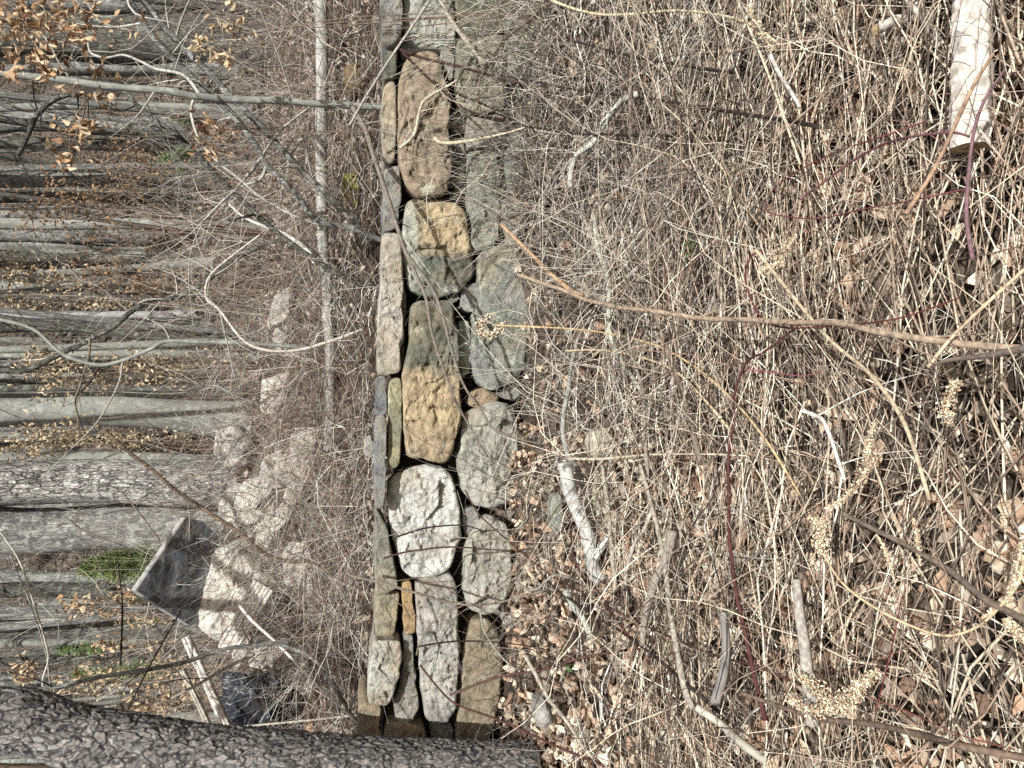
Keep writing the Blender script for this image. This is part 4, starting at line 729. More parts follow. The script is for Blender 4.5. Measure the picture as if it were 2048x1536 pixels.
# ------------------------------------------------------------------ loose masses: leaves, stalks, twigs
def pick(pal, n, jit=.22):
    pal = np.array(pal); c = pal[RNG.integers(0, len(pal), n)]; return c * (1 + RNG.uniform(-jit, jit, (n, 1)))
def unit(v): return v / (np.linalg.norm(v, axis=-1, keepdims=True) + 1e-9)
def leaf_mesh(pos, L, Wd, nrm, colr, curl=.5, lobes=True):
    """pos (N,3) leaf centres; each leaf a cupped, lobed blade of 7x3 points"""
    N = len(pos); K = 7; t = np.linspace(-1, 1, K); prof = np.array([.12, .55, .8, .62, 1.0, .6, .05] if lobes else [.1, .5, .85, 1, .85, .5, .05])
    ax = unit(np.cross(nrm, RNG.normal(size=(N, 3)))); sd = np.cross(nrm, ax); cu = RNG.uniform(-curl, curl, (N, 1)) + .2; cw = RNG.uniform(0, curl * 1.6, (N, 1)); tw = RNG.uniform(-.6, .6, (N, 1))
    V = np.zeros((N, K, 3, 3))
    for k in range(K):
        for j, s in enumerate((-1, 0, 1)):
            w = prof[k] * s * (1 + RNG.uniform(-.25, .25, (N, 1)) * (s != 0)); h = cu * t[k] ** 2 * L[:, None] * .5 + cw * Wd[:, None] * abs(w) * .9 + tw * w * t[k] * Wd[:, None]
            V[:, k, j] = pos + ax * (t[k] * L[:, None] * .5) + sd * (w * Wd[:, None] * .5 * (1 - .3 * np.minimum(cw, 1))) + nrm * h
    ii = np.arange(N * K * 3).reshape(N, K, 3); a = ii[:, :-1, :-1]; q = np.stack([a, ii[:, :-1, 1:], ii[:, 1:, 1:], ii[:, 1:, :-1]], -1).reshape(-1, 4)
    return V.reshape(-1, 3), q, np.repeat(colr, K * 3, 0)
LITTER = [(.46, .35, .245), (.54, .43, .31), (.34, .235, .165), (.20, .13, .09), (.58, .48, .37), (.36, .295, .23), (.42, .28, .19), (.26, .21, .17), (.64, .56, .45)]
def litter(name, n, xr, yr, size, lift, label, tilt=.55, pal=LITTER, dens=None):
    x = RNG.uniform(*xr, n); y = RNG.uniform(*yr, n)
    if dens is not None: k = RNG.random(n) < dens(x, y); x, y = x[k], y[k]; n = len(x)
    z = gz(x, y) + RNG.uniform(0, lift, n); nr = unit(np.stack([RNG.normal(0, tilt, n), RNG.normal(-.1, tilt, n), np.ones(n)], 1)); L = RNG.uniform(*size, n)
    B = Batch(); B.add(*leaf_mesh(np.stack([x, y, z], 1), L, L * RNG.uniform(.35, .7, n), nr, pick(pal, n))); o = B.build(name, M_LEAF); tag(o, label, 'fallen leaves', kind='stuff'); return o
litter('leaf_litter', 11000, (-2.5, 2.6), (1.0, 4.05), (.035, .095), .05, 'tan and rust coloured dead leaves on the ground before the wall', dens=lambda x, y: np.where(x < -.2, 1, np.where(y > 2, .22, .5)))
litter('woodland_litter', 14000, (-4.5, 5.5), (4.45, 12), (.035, .075), .04, 'dead leaves covering the ground and mound behind the wall', pal=[(.33, .27, .21), (.26, .20, .15), (.40, .35, .29), (.20, .15, .115), (.44, .40, .34), (.30, .215, .15)])
litter('hillside_litter', 15000, (-22, 22), (12, 44), (.12, .3), .08, 'brown leaf cover on the wooded hillside', pal=[(.24, .21, .17), (.19, .17, .145), (.30, .26, .21), (.25, .20, .155), (.22, .22, .19)])  # leaf colours greyed to stand in for haze over the far wood

def strands(n, xr, yr, L, el, az, r, pal, K=7, lift=(0, .08), bend=.35, sag=.25, dens=None, S=3, root=None, taper=.35, kink=.012):
    if root is None:
        x = RNG.uniform(*xr, n); y = RNG.uniform(*yr, n)
        if dens is not None: k = RNG.random(n) < dens(x, y); x, y = x[k], y[k]; n = len(x)
        p0 = np.stack([x, y, gz(x, y) + RNG.uniform(*lift, n)], 1)
    else: p0 = root; n = len(p0)
    LL = RNG.uniform(*L, n); E = RNG.uniform(*el, n) if not callable(el) else el(n); A = az(n)
    d = np.stack([np.cos(E) * np.sin(A), np.cos(E) * np.cos(A), np.sin(E)], 1); side = unit(np.cross(d, RNG.normal(size=(n, 3)))); t = np.linspace(0, 1, K)
    b = RNG.normal(0, bend, n); b2 = RNG.normal(0, bend * .4, n)
    P = p0[:, None] + d[:, None] * (LL[:, None] * t)[:, :, None] + side[:, None] * ((LL * b)[:, None] * t ** 2 + (LL * b2)[:, None] * np.sin(t * 6))[:, :, None]
    P[:, :, 2] -= (sag * LL * np.cos(E))[:, None] * t ** 2
    P[:, 1:] += RNG.normal(0, kink, (n, K - 1, 3)) * LL[:, None, None]
    g = gz(P[:, :, 0], P[:, :, 1]) + .004; P[:, :, 2] = np.maximum(P[:, :, 2], np.where(np.abs(P[:, :, 1] - 4.2) < .35, -9, g))
    R0 = RNG.uniform(0, 1, n) ** 1.8 * (r[1] - r[0]) + r[0]; Rr = R0[:, None] * (1 - (1 - taper) * t)[None]
    return P, Rr, pick(pal, n, .3)
def side_twigs(P, Rr, C, per, L, sp=.9, K=4):
    n, KK, _ = P.shape; idx = np.repeat(np.arange(n), per); k = RNG.integers(1, KK - 1, len(idx)); p0 = P[idx, k]; tg = unit(P[idx, k + 1] - P[idx, k]); d = unit(tg + RNG.normal(0, sp, (len(idx), 3)))
    LL = RNG.uniform(*L, len(idx)); t = np.linspace(0, 1, K); sd = RNG.normal(0, .25, (len(idx), 3))
    Q = p0[:, None] + d[:, None] * (LL[:, None] * t)[:, :, None] + sd[:, None] * (LL[:, None] * t ** 2)[:, :, None]
    return Q, np.maximum(Rr[idx, k] * .55, .0007)[:, None] * (1 - .5 * t)[None], C[idx] * RNG.uniform(.8, 1.2, (len(idx), 1))
STRAW = [(.51, .44, .335), (.42, .35, .26), (.35, .29, .22), (.60, .53, .43), (.31, .235, .175), (.25, .195, .15), (.50, .44, .36), (.34, .24, .17), (.20, .15, .115), (.15, .115, .09)]
GREYB = [(.29, .27, .24), (.43, .41, .36), (.18, .165, .145), (.56, .545, .48), (.09, .078, .068), (.22, .195, .17), (.36, .345, .315), (.48, .44, .36), (.055, .045, .038)]
REDD = [(.12, .072, .06), (.19, .125, .10), (.09, .052, .044), (.36, .31, .27), (.22, .14, .11), (.13, .09, .07), (.42, .36, .30)]
along = lambda s: (lambda n: RNG.normal(math.pi / 2, s, n) + math.pi * (RNG.random(n) < .5))
anyaz = lambda n: RNG.uniform(0, 2 * math.pi, n)
# near stalks: many stand, leaning every way, others lie matted
B = Batch()
clump = lambda x, y: np.clip(.62 + .75 * np.sin(x * 4.3 + 1.3 * np.sin(y * 5.1)) * np.sin(y * 5.7 + 1.7 * np.sin(x * 3.1) + 1), .3, 1)
nearc = lambda x, y: np.where(y > 2.2, .75, 1) * clump(x, y)
B.tubes(*strands(3000, (-1.9, 1.9), (1.0, 2.7), (.3, 1.0), (0, .3), along(.42), (.0014, .0038), STRAW + [(.10, .075, .06), (.07, .055, .045)], lift=(.0, .13), bend=.09, sag=.1, dens=nearc, kink=.007), S=5)
B.tubes(*strands(750, (-1.9, 1.9), (1.0, 2.7), (.4, 1.1), (.1, .9), anyaz, (.0012, .003), STRAW + [(.07, .05, .04), (.11, .07, .055), (.18, .10, .08)], lift=(.0, .06), bend=.1, sag=.1, dens=nearc, K=9), S=5)
B.tubes(*strands(900, (-1.9, 1.9), (1.0, 2.7), (.25, .7), (.1, .9), along(.8), (.0014, .0036), STRAW, lift=(.0, .06), bend=.1, sag=.1, dens=nearc), S=5)
B.tubes(*strands(2600, (-1.7, 1.7), (1.0, 2.9), (.15, .5), (0, .9), along(.9), (.0007, .0017), STRAW + GREYB[:4], lift=(.0, .08), bend=.2, dens=nearc))
tag(B.build('dry_stalks', M_STEM), 'matted straw coloured dead stalks covering the near ground', 'dry stalks', kind='stuff')
# the tangled middle brush
MID = [(.46, .44, .385), (.38, .36, .31), (.54, .52, .455), (.05, .044, .037), (.085, .072, .06), (.035, .03, .027), (.22, .20, .17), (.42, .37, .29), (.14, .115, .095), (.30, .27, .235)]
B = Batch()
right = lambda x, y: np.clip(np.where(x > -.1, .85, np.where(x > -.6, .5, np.where(y > 2.6, .10, .3))) * np.where(y > 3.2, np.where(x > .75, .8, .3), 1) * clump(x, y) * 1.1, 0, 1)
B.tubes(*strands(1700, (-2.1, 2.4), (2.2, 3.9), (.15, .6), (0, .6), along(.9), (.0012, .0030), MID, lift=(0, .07), bend=.2, dens=right))
B.tubes(*strands(1700, (-2.0, 2.4), (2.1, 3.85), (.3, .9), (.0, .5), along(.7), (.0018, .0046), MID, lift=(0, .07), bend=.15, dens=right, S=5))
a = strands(330, (-1.9, 2.4), (2.2, 3.9), (.35, .8), (.2, 1.0), anyaz, (.0016, .0034), MID + REDD[:3], lift=(0, .04), bend=.2, dens=right, S=4); B.tubes(*a); B.tubes(*side_twigs(*a, 5, (.06, .25)))
B.tubes(*strands(230, (-1.9, 2.2), (2.1, 3.8), (.2, .8), (.0, .35), along(.55), (.0035, .0085), GREYB + [(.09, .07, .06), (.3, .3, .26)], lift=(0, .06), bend=.14, S=7, kink=.012))
a = strands(330, (-1.9, 2.2), (2.1, 3.8), (.4, 1.3), (.1, .9), anyaz, (.0016, .0034), [(.05, .035, .028), (.08, .05, .04), (.12, .09, .07)], lift=(0, .03), bend=.12, S=5, K=9, kink=.008); B.tubes(*a); B.tubes(*side_twigs(*a, 4, (.06, .2)))
tag(B.build('dry_brush', M_STEM), 'tangle of grey and straw coloured dead brush along the wall foot', 'dry brush', kind='stuff')
a = strands(230, (-.4, 2.3), (2.3, 3.4), (.6, 1.2), (.2, 1.0), anyaz, (.0016, .0036), [(.5, .46, .38), (.58, .53, .43), (.36, .31, .26), (.3, .26, .22)], lift=(0, .03), bend=.4, sag=.35, K=10, kink=.008); 
B = Batch(); B.tubes(*a); B.tubes(*side_twigs(*a, 5, (.08, .28)))
tag(B.build('arching_twigs', M_STEM), 'pale arching twigs sprawling over the middle of the brush', 'twigs', kind='stuff')
# wispy weeds standing before the right part of the wall
B = Batch()
a = strands(230, (.75, 2.3), (3.2, 3.9), (.35, .95), (.5, 1.5), anyaz, (.0014, .0032), MID, lift=(0, .05), bend=.25, sag=.1, kink=.02); B.tubes(*a); B.tubes(*side_twigs(*a, 4, (.08, .3)))
B.tubes(*strands(240, (.7, 2.3), (3.4, 3.9), (.2, .6), (.2, 1.3), anyaz, (.0012, .0026), MID, lift=(0, .05), bend=.3, sag=.1))
a = strands(90, (-1.8, .55), (3.3, 3.85), (.25, .65), (.6, 1.4), anyaz, (.0012, .0022), GREYB, lift=(0, .05), bend=.25, sag=.1); B.tubes(*a); B.tubes(*side_twigs(*a, 4, (.05, .2)))
tag(B.build('dead_weeds', M_STEM), 'wispy pale dead weeds standing against the right part of the wall', 'weeds', kind='stuff')
# thicket behind the wall
B = Batch()
th = lambda x, y: np.where(x < .15, 1, np.where(x < .8, .65, .42)) * np.where((y < 5.7) & (x > .2), .6, 1)
a = strands(1050, (-2.4, 3.2), (4.6, 6.8), (.5, 1.4), (.2, 1.25), anyaz, (.0016, .0038), REDD + GREYB[:4], lift=(0, .15), bend=.35, dens=th, K=8, kink=.02); B.tubes(*a); q = side_twigs(*a, 8, (.12, .5), K=6); B.tubes(*q)
tag(B.build('twig_thicket', M_STEM), 'dense reddish brown thicket of bare twigs behind the wall', 'thicket', kind='stuff')
B = Batch()
B.tubes(*strands(1500, (-2.6, 3.4), (4.45, 6.2), (.15, .6), (0, .6), anyaz, (.0016, .0040), GREYB + REDD[:3], lift=(0, .14), bend=.2))
tag(B.build('fallen_twigs', M_STEM), 'fallen grey twigs and dead grass just behind the wall top', 'twigs', kind='stuff')
B = Batch()
a = strands(900, (-5, 7), (6.5, 12), (.6, 2.4), (.9, 1.5), anyaz, (.002, .005), REDD + GREYB, lift=(0, .1), bend=.15, kink=.015, K=9); B.tubes(*a); B.tubes(*side_twigs(*a, 9, (.15, .7)))
tag(B.build('understory_twigs', M_STEM), 'bare understory twigs between the wall and the wood', 'understory', kind='stuff')

# small green plants among the leaves
def low_plant(x, y, d, label, n=9):
    c = W(x, y, dground(x, y)); c[2] = gz(c[0], c[1]) + .03; pos = c + RNG.normal(0, .03, (n, 3)) * np.array([1, 1, .3]); nr = unit(RNG.normal(0, .5, (n, 3)) + np.array([0, -.5, 1]))
    L = RNG.uniform(.03, .06, n); B = Batch(); B.add(*leaf_mesh(pos - c, L, L * .6, nr, pick([(.13, .22, .07), (.2, .3, .12), (.09, .16, .06)], n), lobes=False)); o = B.build('ground_plant', M_LEAF); o.location = c; tag(o, label, 'plant', 'green plants in the litter')
low_plant(1140, 1280, 3.0, 'small green leafy plant in the dead leaves below the sawn birch end'); low_plant(1355, 1295, 2.65, 'single round green leaf plant beside the long grey brown stem', 4); low_plant(1500, 330, 2.4, 'green weed deep in the brush near the hairpin briar'); low_plant(1410, 490, 2.6, 'green weed under the brush near the thick tan stalk')
low_plant(1150, 1345, 3.0, 'green sprig in the litter nearest the olive boulder', 6)

# ------------------------------------------------------------------ seed plumes
def plume(pts, d, wpx, n, label, stem=None, size=.0042):
    w_ = imgpts(lift_pts(pts, d), d); d = w_[0][1]; P = crom(w_, 60); org = w_[0]; root = empty('dried_flower_plume', org); tag(root, label, 'seed head', 'dried seed plumes')
    B = Batch(); limb_add(B, imgpts(stem, d) if stem else w_, .0022, .0014, (.45, .36, .22), S=5, n=24); 
    rad = wpx * .5 * d / F; k = RNG.integers(0, 60, n); t = k / 59
    off = RNG.normal(0, 1, (n, 3)); off = unit(off) * (RNG.random((n, 1)) ** .6) * rad * (.45 + .75 * np.sin(np.pi * np.clip(t, .05, .95)))[:, None]; c = P[k] + off
    # twiglets that carry the tufts
    m = RNG.integers(0, n, n // 6); B.tubes(np.stack([P[k[m]], (P[k[m]] + c[m]) / 2 + RNG.normal(0, .003, (len(m), 3)), c[m]], 1), np.full((len(m), 3), .0006), pick([(.5, .4, .26)], len(m)))
    finish(B, 'stem', M_STEM, org, root)
    ax = unit(RNG.normal(size=(n, 3))); s = RNG.uniform(.35, 1.0, n)[:, None] * size; Pt = np.stack([c - ax * s, c - ax * s * .45, c + ax * s * .3, c + ax * s * 1.1], 1); Rr = np.stack([s[:, 0] * .1, s[:, 0] * .55, s[:, 0] * .5, s[:, 0] * .05], 1)
    B = Batch(); B.tubes(Pt, Rr, pick([(.58, .50, .37), (.48, .39, .27), (.66, .59, .46), (.36, .27, .18), (.24, .17, .11)], n), S=5); finish(B, 'seed_head', M_STEM, org, root)
plume([(1749,849),(1738,880),(1734,925),(1722,960),(1690,995),(1655,1018)], 1.65, 24, 420, 'curved dried plume standing above the dark brown near branch')
plume([(1620,1035),(1645,1050),(1640,1085),(1640,1105)], 1.8, 44, 330, 'blunt dried tuft at the side of the curved plume', size=.005)
plume([(1756,1341),(1725,1368),(1696,1398),(1668,1412),(1619,1421),(1579,1394)], 1.6, 48, 800, 'largest dried plume, drooping in a crescent above the darkest branch', size=.0046)
plume([(1600,1350),(1625,1370),(1650,1395),(1660,1420)], 1.62, 44, 380, 'dried plume tangled behind the largest crescent one')
plume([(1826,1036),(1832,1060),(1836,1090),(1840,1130)], 1.45, 13, 110, 'thin upright dried plume crossing the dark brown near branch')
plume([(1753,1070),(1768,1095),(1783,1137),(1790,1165)], 1.45, 10, 90, 'slim dried spray on the dark brown near branch')
plume([(1963,1237),(1995,1215),(2018,1190),(2035,1130),(2045,1075)], 1.25, 18, 260, 'dried plume bending along the nearest frame edge', size=.0036)
plume([(2010,1240),(2035,1265),(2060,1290)], 1.25, 34, 240, 'feathery dried plume cut by the near frame edge', size=.0036)
plume([(1916,762),(1900,790),(1890,830),(1905,850)], 1.4, 40, 260, 'loose dried tuft under the end of the dark knobbly branch', size=.0036)
plume([(1590,470),(1570,500),(1545,530),(1520,545)], 2.0, 34, 260, 'pale dried tuft beside the curling crimson briar', size=.0045)
plume([(985,628),(970,640),(958,658),(975,670),(1000,660),(1008,645)], 3.45, 22, 230, 'cream dried seed head hanging before the large smooth grey stone', size=.0085)
plume([(1495,10),(1520,60),(1545,100)], 2.2, 26, 140, 'dried tuft at the frame edge above the dark hollow', size=.005)

# ------------------------------------------------------------------ trees of the wood
def crown_arrays(B, top, h, r, col, nb=9, spread=1.6, lo=.45):
    for k in range(nb):
        t = random.uniform(lo, 1); p = top * t if isinstance(top, np.ndarray) else np.array([0, 0, top * t]); a = random.uniform(0, 6.28); L = spread * random.uniform(.5, 1.3) * (1.3 - t * .6)
        d1 = np.array([math.cos(a), math.sin(a), random.uniform(.3, 1.1)]); q, rd = limb_add(B, [p, p + d1 * L * .5, p + d1 * L + np.array([0, 0, .3 * L])], r * (1.15 - t) * .45, .012, col, S=5, n=8)
        for _ in range(5):
            i = random.randint(2, 7); dv = d1 + RNG.normal(0, .6, 3); limb_add(B, [q[i], q[i] + dv * L * .25, q[i] + dv * L * .5], .014, .005, col, S=4, n=4, capped=False)
def wood_tree(label, ytop, ybot, xb, wpx, d, mat, tcol, taper=.8, group='trees of the wood', name='tree', bulge=0):
    base = W(xb, ybot, d); g = float(gz(base[0], base[1])); base[2] = g - .15; top = W(-150, ytop + (ytop - ybot) * .3 + random.uniform(-9, 9) * (wpx < 40), d); top[2] = max(top[2], base[2] + 5); r = wpx * .5 * d / F
    root = empty(name, base); tag(root, label, 'tree', group); tv = top - base
    B = Batch(); N = 70; t = np.linspace(0, 1, N); P = tv * t[:, None]; s = random.random() * 60
    for i in range(N): P[i] += np.array([noise.noise(Vector((t[i] * 3, s, 0))), noise.noise(Vector((t[i] * 3, s, 7))), 0]) * r * .7 * min(1, t[i] * 4)
    rad = r * (1 - (1 - taper) * t) * (1 + .5 * np.exp(-t * 22)); S = 36; B.tubes(P[None], rad[None], np.tile(np.array([.3, .3, .3]), (1, N, 1)), S)
    Vv = B.v[0]; Cc = P.repeat(S, 0); dv = Vv - Cc
    B.v[0] = Cc + dv * (1 + .10 * np.array([noise.noise(Vector((q[0] / r * 1.3, q[1] / r * 1.3, c[2] * .8 + s))) for q, c in zip(dv, Cc)]))[:, None]
    o = B.build('trunk', mat, root)
    B = Batch(); crown_arrays(B, P[-1], tv[2], min(r, .12), tcol, nb=7, spread=1.3, lo=.82); B.build('crown', M_TWIG, root); return root
G = (.22, .215, .195); DK = (.10, .095, .085)
for a in [
 ('tree with deeply furrowed black and white bark standing behind the dark slab', 965, 968, 620, 80, 9.6, M_FURROW, G, .95),
 ('tree with silvery flaky grey bark next to the furrowed one', 1052, 1054, 620, 84, 10.2, M_GREY, G, .95),
 ('smooth pale grey trunk touching the furrowed tree on its right', 918, 926, 600, 32, 13, M_SMOOTH, G, .9),
 ('broad smooth grey beech trunk, right of the furrowed tree', 812, 842, 600, 68, 12.5, M_SMOOTH, G, .9),
 ('thin dark trunk edging the broad beech', 782, 776, 600, 13, 12, M_DARKB, DK, .9),
 ('thin white birch trunk standing against a dark trunk', 629, 631, 560, 15, 14.5, M_BIRCH, G, .9),
 ('dark blotchy trunk left of the white birch', 652, 654, 560, 24, 14, M_DARKB, DK, .9),
 ('narrow dark trunk right of the white birch', 602, 604, 560, 16, 16, M_DARKB, DK, .9),
 ('grey trunk with a mossy base farther behind the birch', 570, 572, 540, 24, 19, M_GREY, G, .9),
 ('straight dark trunk between the brown leafy sprays', 514, 520, 540, 18, 15, M_DARKB, DK, .9),
 ('slim clean grey trunk above the fallen log', 452, 458, 560, 22, 11, M_SMOOTH, G, .9),
 ('grey green trunk left of the slim clean trunk', 478, 482, 560, 26, 18, M_GREY, G, .9),
 ('dark trunk behind the sagging leafy sprays near the evergreen', 400, 402, 560, 22, 15, M_DARKB, DK, .9),
 ('double ridged grey trunk lower neighbour of the evergreen', 364, 366, 560, 28, 14, M_GREY, G, .9),
 ('dark trunk crossing just right of the low evergreen', 296, 298, 560, 22, 13, M_DARKB, DK, .9),
 ('grey brown trunk directly behind the slim sapling', 256, 258, 560, 34, 16, M_GREY, G, .9),
 ('wide dark grey trunk at the far right of the wood', 84, 92, 600, 84, 10.5, M_DARKB, DK, .95),
 ('grey trunk on the right frame edge of the wood', 14, 12, 600, 46, 12, M_GREY, G, .9),
 ('mid grey trunk between the wide dark grey trunk and the sapling', 140, 146, 600, 34, 13, M_GREY, G, .9),
 ('mid grey trunk standing left of the silvery one beyond the green juniper', 1142, 1144, 600, 22, 17, M_GREY, G, .9),
 ('dark trunk left of the green juniper', 1172, 1174, 600, 30, 13, M_DARKB, DK, .9),
 ('grey trunk with shaggy bark above the rock pile crest', 1212, 1214, 600, 20, 18, M_GREY, G, .9),
 ('stout dark grey trunk above the leaning timbers', 1258, 1262, 600, 34, 12, M_DARKB, DK, .95),
 ('thin blackish trunk beyond the leaning timbers', 1312, 1316, 600, 17, 14, M_DARKB, DK, .9),
 ('trunk half hidden by the bowed grey branch', 1345, 1347, 600, 26, 19, M_GREY, G, .9),
 ('pale grey trunk just right of the scaly tree', 1428, 1434, 600, 22, 12, M_SMOOTH, G, .9),
 ('reddish brown trunk on the left edge beyond the scaly tree', 1508, 1560, 700, 42, 7.5, M_BROWN, (.2, .13, .08), .95),
 ('dim trunk behind the beech leaves, left of the broad beech', 868, 870, 600, 20, 17, M_GREY, G, .9),
 ('leaning dim trunk behind the golden leaves', 730, 724, 600, 30, 16, M_GREY, G, .9),
 ('slender trunk beside the dim leaning one', 704, 700, 600, 12, 15, M_SMOOTH, G, .9)]: wood_tree(*a)
# farther trees, copied from four kinds
protos = []
for k, mt in enumerate((M_GREY, M_DARKB, M_GREY, M_SMOOTH)):
    root = empty('tree', (0, 0, -60)); tag(root, 'grey bare trunk far up the wooded hillside', 'tree', 'far bare trees on the hillside')
    B = Batch(); N = 24; H = 15; t = np.linspace(0, 1, N); s = k * 9.1; P = np.stack([.35 * np.array([noise.noise(Vector((q * 2.5, s, 1))) for q in t]), .2 * np.sin(t * 3 + k), t * H], 1); B.tubes(P[None], (.17 * (1 - .6 * t) * (1 + .5 * np.exp(-t * 30)))[None], np.full((1, N, 3), .3), 14); B.build('trunk', mt, root)
    B = Batch(); crown_arrays(B, P[-1], H, .17, G if k % 2 else DK, nb=16, spread=2.4); B.build('crown', M_TWIG, root); protos.append(root)
n = 0
for i in range(400):
    if n >= 125: break
    y = 17 + 55 * random.random() ** 1.0; x = random.uniform(-.62, .62) * y
    r_ = protos[n % 4]
    r2 = r_ if n < 4 else r_.copy()
    if n >= 4:
        COL.objects.link(r2)
        for ch in r_.children: c = ch.copy(); COL.objects.link(c); c.parent = r2
    r2.location = (x, y, float(gz(x, y)) - .2); s = random.uniform(.65, 1.35); r2.scale = (s, s, random.uniform(.9, 1.3)); r2.rotation_euler = (random.uniform(-.04, .04), random.uniform(-.05, .05), random.uniform(0, 6.28)); n += 1
for i in range(60):
    y = random.uniform(9.5, 22); x = random.uniform(-.55, .58) * y; r_ = protos[i % 4]; r2 = r_.copy(); COL.objects.link(r2)
    for ch in r_.children: c = ch.copy(); COL.objects.link(c); c.parent = r2
    r2['label'] = 'slender young tree standing among the bigger trunks'; r2['group'] = 'young trees of the wood'
    s = random.uniform(.18, .42); r2.location = (x, y, float(gz(x, y)) - .1); r2.scale = (s, s, random.uniform(.6, .9)); r2.rotation_euler = (random.uniform(-.09, .09), random.uniform(-.12, .12), random.uniform(0, 6.28))
B = Batch()
a = strands(3400, (-30, 30), (13, 60), (1.5, 5), (1.0, 1.57), anyaz, (.006, .022), [(.24, .225, .2), (.17, .155, .14), (.3, .28, .25), (.22, .17, .13)], lift=(0, .1), bend=.08, sag=0, K=7, kink=.01, dens=lambda x, y: np.abs(x) < y * .62); B.tubes(*a); B.tubes(*side_twigs(*a, 6, (.4, 1.6)))
tag(B.build('distant_thicket', M_STEM), 'thin bare saplings and twigs filling the far wood', 'far undergrowth', kind='stuff')

# ------------------------------------------------------------------ beech saplings that keep their dry leaves
def leafy(name, label, cat, spots, d, base, pal, lsize, group, nper, stemcol=(.16, .12, .09), droop=True, r0=.012):
    """spots: (x, y, rx, ry) clusters in the photo at distance d; base: photo point of the stem foot"""
    bw = W(*base, d); g = float(gz(bw[0], bw[1])); bw[2] = min(bw[2], g) if base[0] > 350 else bw[2]; root = empty(name, bw); tag(root, label, cat, group); B = Batch(); L_ = Batch()
    cs = [W(x, y, d + random.uniform(-.06, .06) * d) for x, y, _, _ in spots]; mid = np.mean(cs, 0); 
    for (x, y, rx, ry), c in zip(spots, cs):
        pw, rw = limb_add(B, [bw, bw * .45 + mid * .55 + RNG.normal(0, .03 * d * .3, 3), c * .6 + mid * .4, c], r0, r0 * .25, stemcol, S=5, n=18)
        n = nper; k = d / F; off = RNG.normal(0, .5, (n, 3)) * np.array([ry, (rx + ry) * .5, rx]) * k; pos = c + off
        m = RNG.integers(0, n, max(4, n // 5)); B.tubes(np.stack([np.tile(c, (len(m), 1)), c + off[m] * .5 + RNG.normal(0, .01, (len(m), 3)), pos[m]], 1), np.full((len(m), 3), r0 * .14 + .0006), pick([stemcol], len(m)))
        Ls = RNG.uniform(*lsize, n); nr = unit(RNG.normal(0, 1, (n, 3)) * np.array([1, 1, .45])); L_.add(*leaf_mesh(pos, Ls, Ls * RNG.uniform(.3, .55, n), nr, pick(pal, n), curl=.8, lobes=False))
    finish(B, 'stem', M_TWIG, bw, root); finish(L_, 'leaves', M_LEAF, bw, root)
TN = [(.48, .345, .21), (.58, .45, .30), (.36, .22, .12), (.5, .385, .26), (.27, .15, .085)]; GD = [(.46, .37, .235), (.54, .45, .31), (.38, .29, .18), (.42, .31, .2)]; BRL = [(.26, .16, .09), (.34, .21, .11), (.20, .12, .07), (.30, .22, .14)]
gb = 'beeches holding dry leaves'
leafy('beech_branch', 'near beech spray with curled orange leaves at the top right', 'branch', [(25, 20, 50, 40), (20, 60, 60, 40), (60, 90, 60, 50), (120, 30, 70, 40), (170, 20, 60, 40), (50, 30, 50, 50), (130, 75, 50, 30), (20, 110, 40, 30), (160, 60, 40, 30), (80, 45, 50, 30), (85, 140, 30, 25)], 3.3, (-120, -40), TN, (.025, .055), gb, 24, r0=.005)
leafy('beech_branch', 'small hanging cluster of rust orange leaves under the dark arching stem', 'branch', [(135, 300, 40, 45), (152, 272, 50, 18), (128, 325, 18, 18), (185, 258, 30, 14), (160,250,18,14)], 3.5, (175, 195), TN, (.035, .065), gb, 11, r0=.003)
leafy('beech_branch', 'tan leaf spray hanging between the parallel grey stems', 'branch', [(465, 50, 50, 30), (470, 90, 50, 40), (435, 60, 30, 20), (400, 85, 20, 20), (440, 120, 30, 25), (430, 105, 30, 20)], 3.9, (480, -30), GD + TN[:2], (.03, .06), gb, 14, r0=.004)
leafy('beech_branch', 'few curled leaves on the drooping light branch', 'branch', [(430, 270, 50, 14), (405, 240, 30, 16), (400, 290, 30, 20), (420, 310, 20, 18)], 4.1, (390, 205), TN, (.035, .06), gb, 8, r0=.003)
leafy('beech_branch', 'scattered orange leaves around the slim sapling top', 'branch', [(85, 120, 30, 40), (20, 150, 40, 30), (200, 140, 40, 20), (210, 190, 30, 20), (150,185,30,12),(230,60,50,30),(270,45,30,30)], 3.7, (60, -60), TN, (.03, .06), gb, 9, r0=.003)
leafy('beech_sapling', 'brown leaved beech spray hanging right of the birch trunk', 'sapling', [(260, 555, 80, 40), (200, 545, 50, 30), (310, 575, 60, 30), (180, 400, 80, 50), (250, 380, 90, 60), (130, 400, 60, 60), (300, 340, 80, 50), (200, 470, 80, 50), (60, 430, 70, 60), (250,310,60,40)], 8, (560, 470), BRL, (.03, .05), gb, 130, r0=.012)
leafy('beech_sapling', 'golden leaved beech behind the forking green grey stem', 'sapling', [(120, 760, 60, 40), (210, 750, 50, 40), (280, 730, 50, 40), (350, 740, 60, 40), (80, 725, 40, 30), (440, 720, 60, 30)], 10, (560, 740), GD, (.045, .08), gb, 150)
leafy('beech_sapling', 'golden leaved beech between the broad trunk and the furrowed tree', 'sapling', [(90, 870, 70, 30), (150, 875, 60, 26), (60, 895, 50, 26), (240, 880, 60, 18), (300, 885, 70, 22), (360, 885, 50, 20)], 11, (600, 890), GD, (.045, .08), gb, 150)
leafy('beech_sapling', 'pale gold leaves crowding the wood right of the white birch', 'sapling', [(20, 560, 30, 60), (40, 540, 60, 30), (110, 555, 60, 30), (60, 610, 60, 18), (200, 605, 60, 14)], 12, (560, 585), GD, (.05, .085), gb, 110)
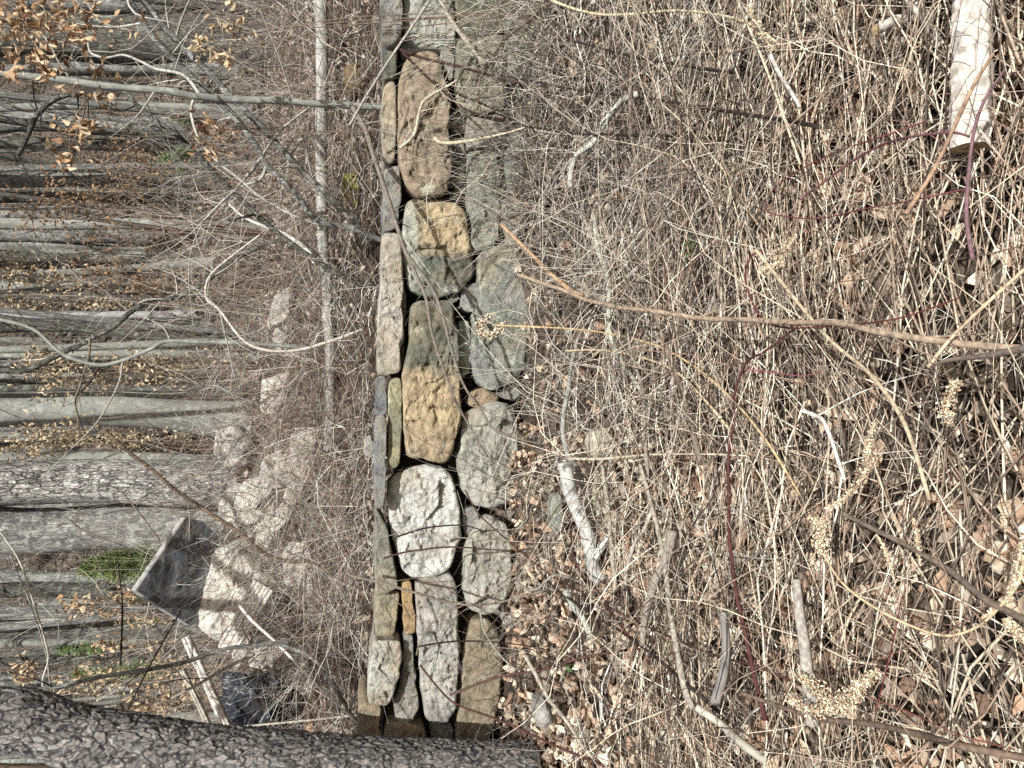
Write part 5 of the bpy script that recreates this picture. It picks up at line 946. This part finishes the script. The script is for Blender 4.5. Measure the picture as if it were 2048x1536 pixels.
leafy('beech_sapling', 'orange leaved young beech behind the leaning timbers', 'sapling', [(300, 1360, 60, 40), (220, 1350, 60, 30), (330, 1400, 60, 36), (290, 1425, 50, 20), (390, 1370, 40, 30), (160, 1365, 50, 24), (340, 1335, 40, 18), (50, 1345, 20, 24)], 8.5, (560, 1385), TN[:4] + GD, (.045, .08), gb, 90)
leafy('beech_sapling', 'thin tan leaved beech above the rock pile crest', 'sapling', [(200, 1215, 50, 20), (245, 1225, 50, 20), (150, 1210, 30, 20), (310, 1235, 50, 16), (250, 1190, 40, 12), (220, 1290, 40, 12), (320, 1290, 40, 14)], 9.5, (560, 1225), TN[:3] + GD, (.06, .09), gb, 50)
leafy('beech_sapling', 'rusty leaves low in the wood above the fallen log', 'sapling', [(480, 330, 60, 60), (430, 300, 50, 40), (520, 380, 60, 50), (460, 270, 60, 30), (420, 410, 50, 40)], 9.5, (600, 340), [(.36, .22, .15), (.44, .3, .2), (.3, .16, .1)], (.04, .07), gb, 60)

# ------------------------------------------------------------------ evergreens
def evergreen(label, x0, x1, y0, y1, d, n=2600, col=((.13, .17, .05), (.085, .12, .04), (.19, .23, .08), (.06, .085, .03))):
    c0 = W(x1, (y0 + y1) / 2, d); top = W(x0, (y0 + y1) / 2, d); rad = (y1 - y0) * .55 * d / F; H = top[2] - c0[2]; g = float(gz(c0[0], c0[1])); org = np.array([c0[0], c0[1], min(g, c0[2])]); root = empty('juniper_bush', org); tag(root, label, 'evergreen bush', 'evergreen bushes in the wood')
    B = Batch(); limb_add(B, [org, np.array([c0[0], c0[1], c0[2] + H * .9])], .025, .008, (.16, .11, .07), S=6, n=10); 
    m = 90; t = RNG.random(m); a = RNG.uniform(0, 6.28, m); p0 = np.stack([np.full(m, c0[0]), np.full(m, c0[1]), c0[2] + H * t * .9], 1); rr_ = rad * (1.05 - t * .8) * RNG.uniform(.5, 1.15, m); p1 = p0 + np.stack([np.cos(a) * rr_, np.sin(a) * rr_, rr_ * .7], 1)
    B.tubes(np.stack([p0, (p0 + p1) / 2 + [0, 0, .01], p1], 1), np.full((m, 3), .004), pick([(.16, .11, .07)], m)); finish(B, 'stem', M_TWIG, org, root)
    k = RNG.integers(0, m, n); u = RNG.uniform(.25, 1, (n, 1)); c = p0[k] * (1 - u) + p1[k] * u + RNG.normal(0, .025, (n, 3)); dv = unit((p1 - p0)[k] + RNG.normal(0, .5, (n, 3)) * rad); L = RNG.uniform(.03, .075, (n, 1))
    B = Batch(); B.tubes(np.stack([c, c + dv * L * .5, c + dv * L], 1), np.stack([np.full(n, .004), np.full(n, .005), np.full(n, .0008)], 1), pick(col, n)); finish(B, 'foliage', M_NEED, org, root)
evergreen('bright green juniper right behind the tip of the dark slab', 158, 330, 1096, 1160, 8.2, 5200)
evergreen('low green evergreen beyond the arching dark stem', 318, 392, 302, 346, 11, 2400, ((.10, .18, .06), (.07, .12, .05), (.14, .22, .09)))
evergreen('dim green evergreen above the fallen log near the slim sapling', 340, 400, 208, 254, 13, 1800, ((.12, .16, .07), (.09, .12, .06)))
evergreen('yellow green bush among tan leaves above the pile crest', 200, 330, 1190, 1242, 11, 2000)
evergreen('green bush between the stout and the blackish trunk', 110, 210, 1278, 1304, 13, 1500, ((.12, .2, .08), (.2, .26, .1)))
evergreen('green bush low behind the orange leaved beech', 130, 330, 1322, 1352, 12, 1600, ((.12, .18, .06), (.18, .24, .08)))
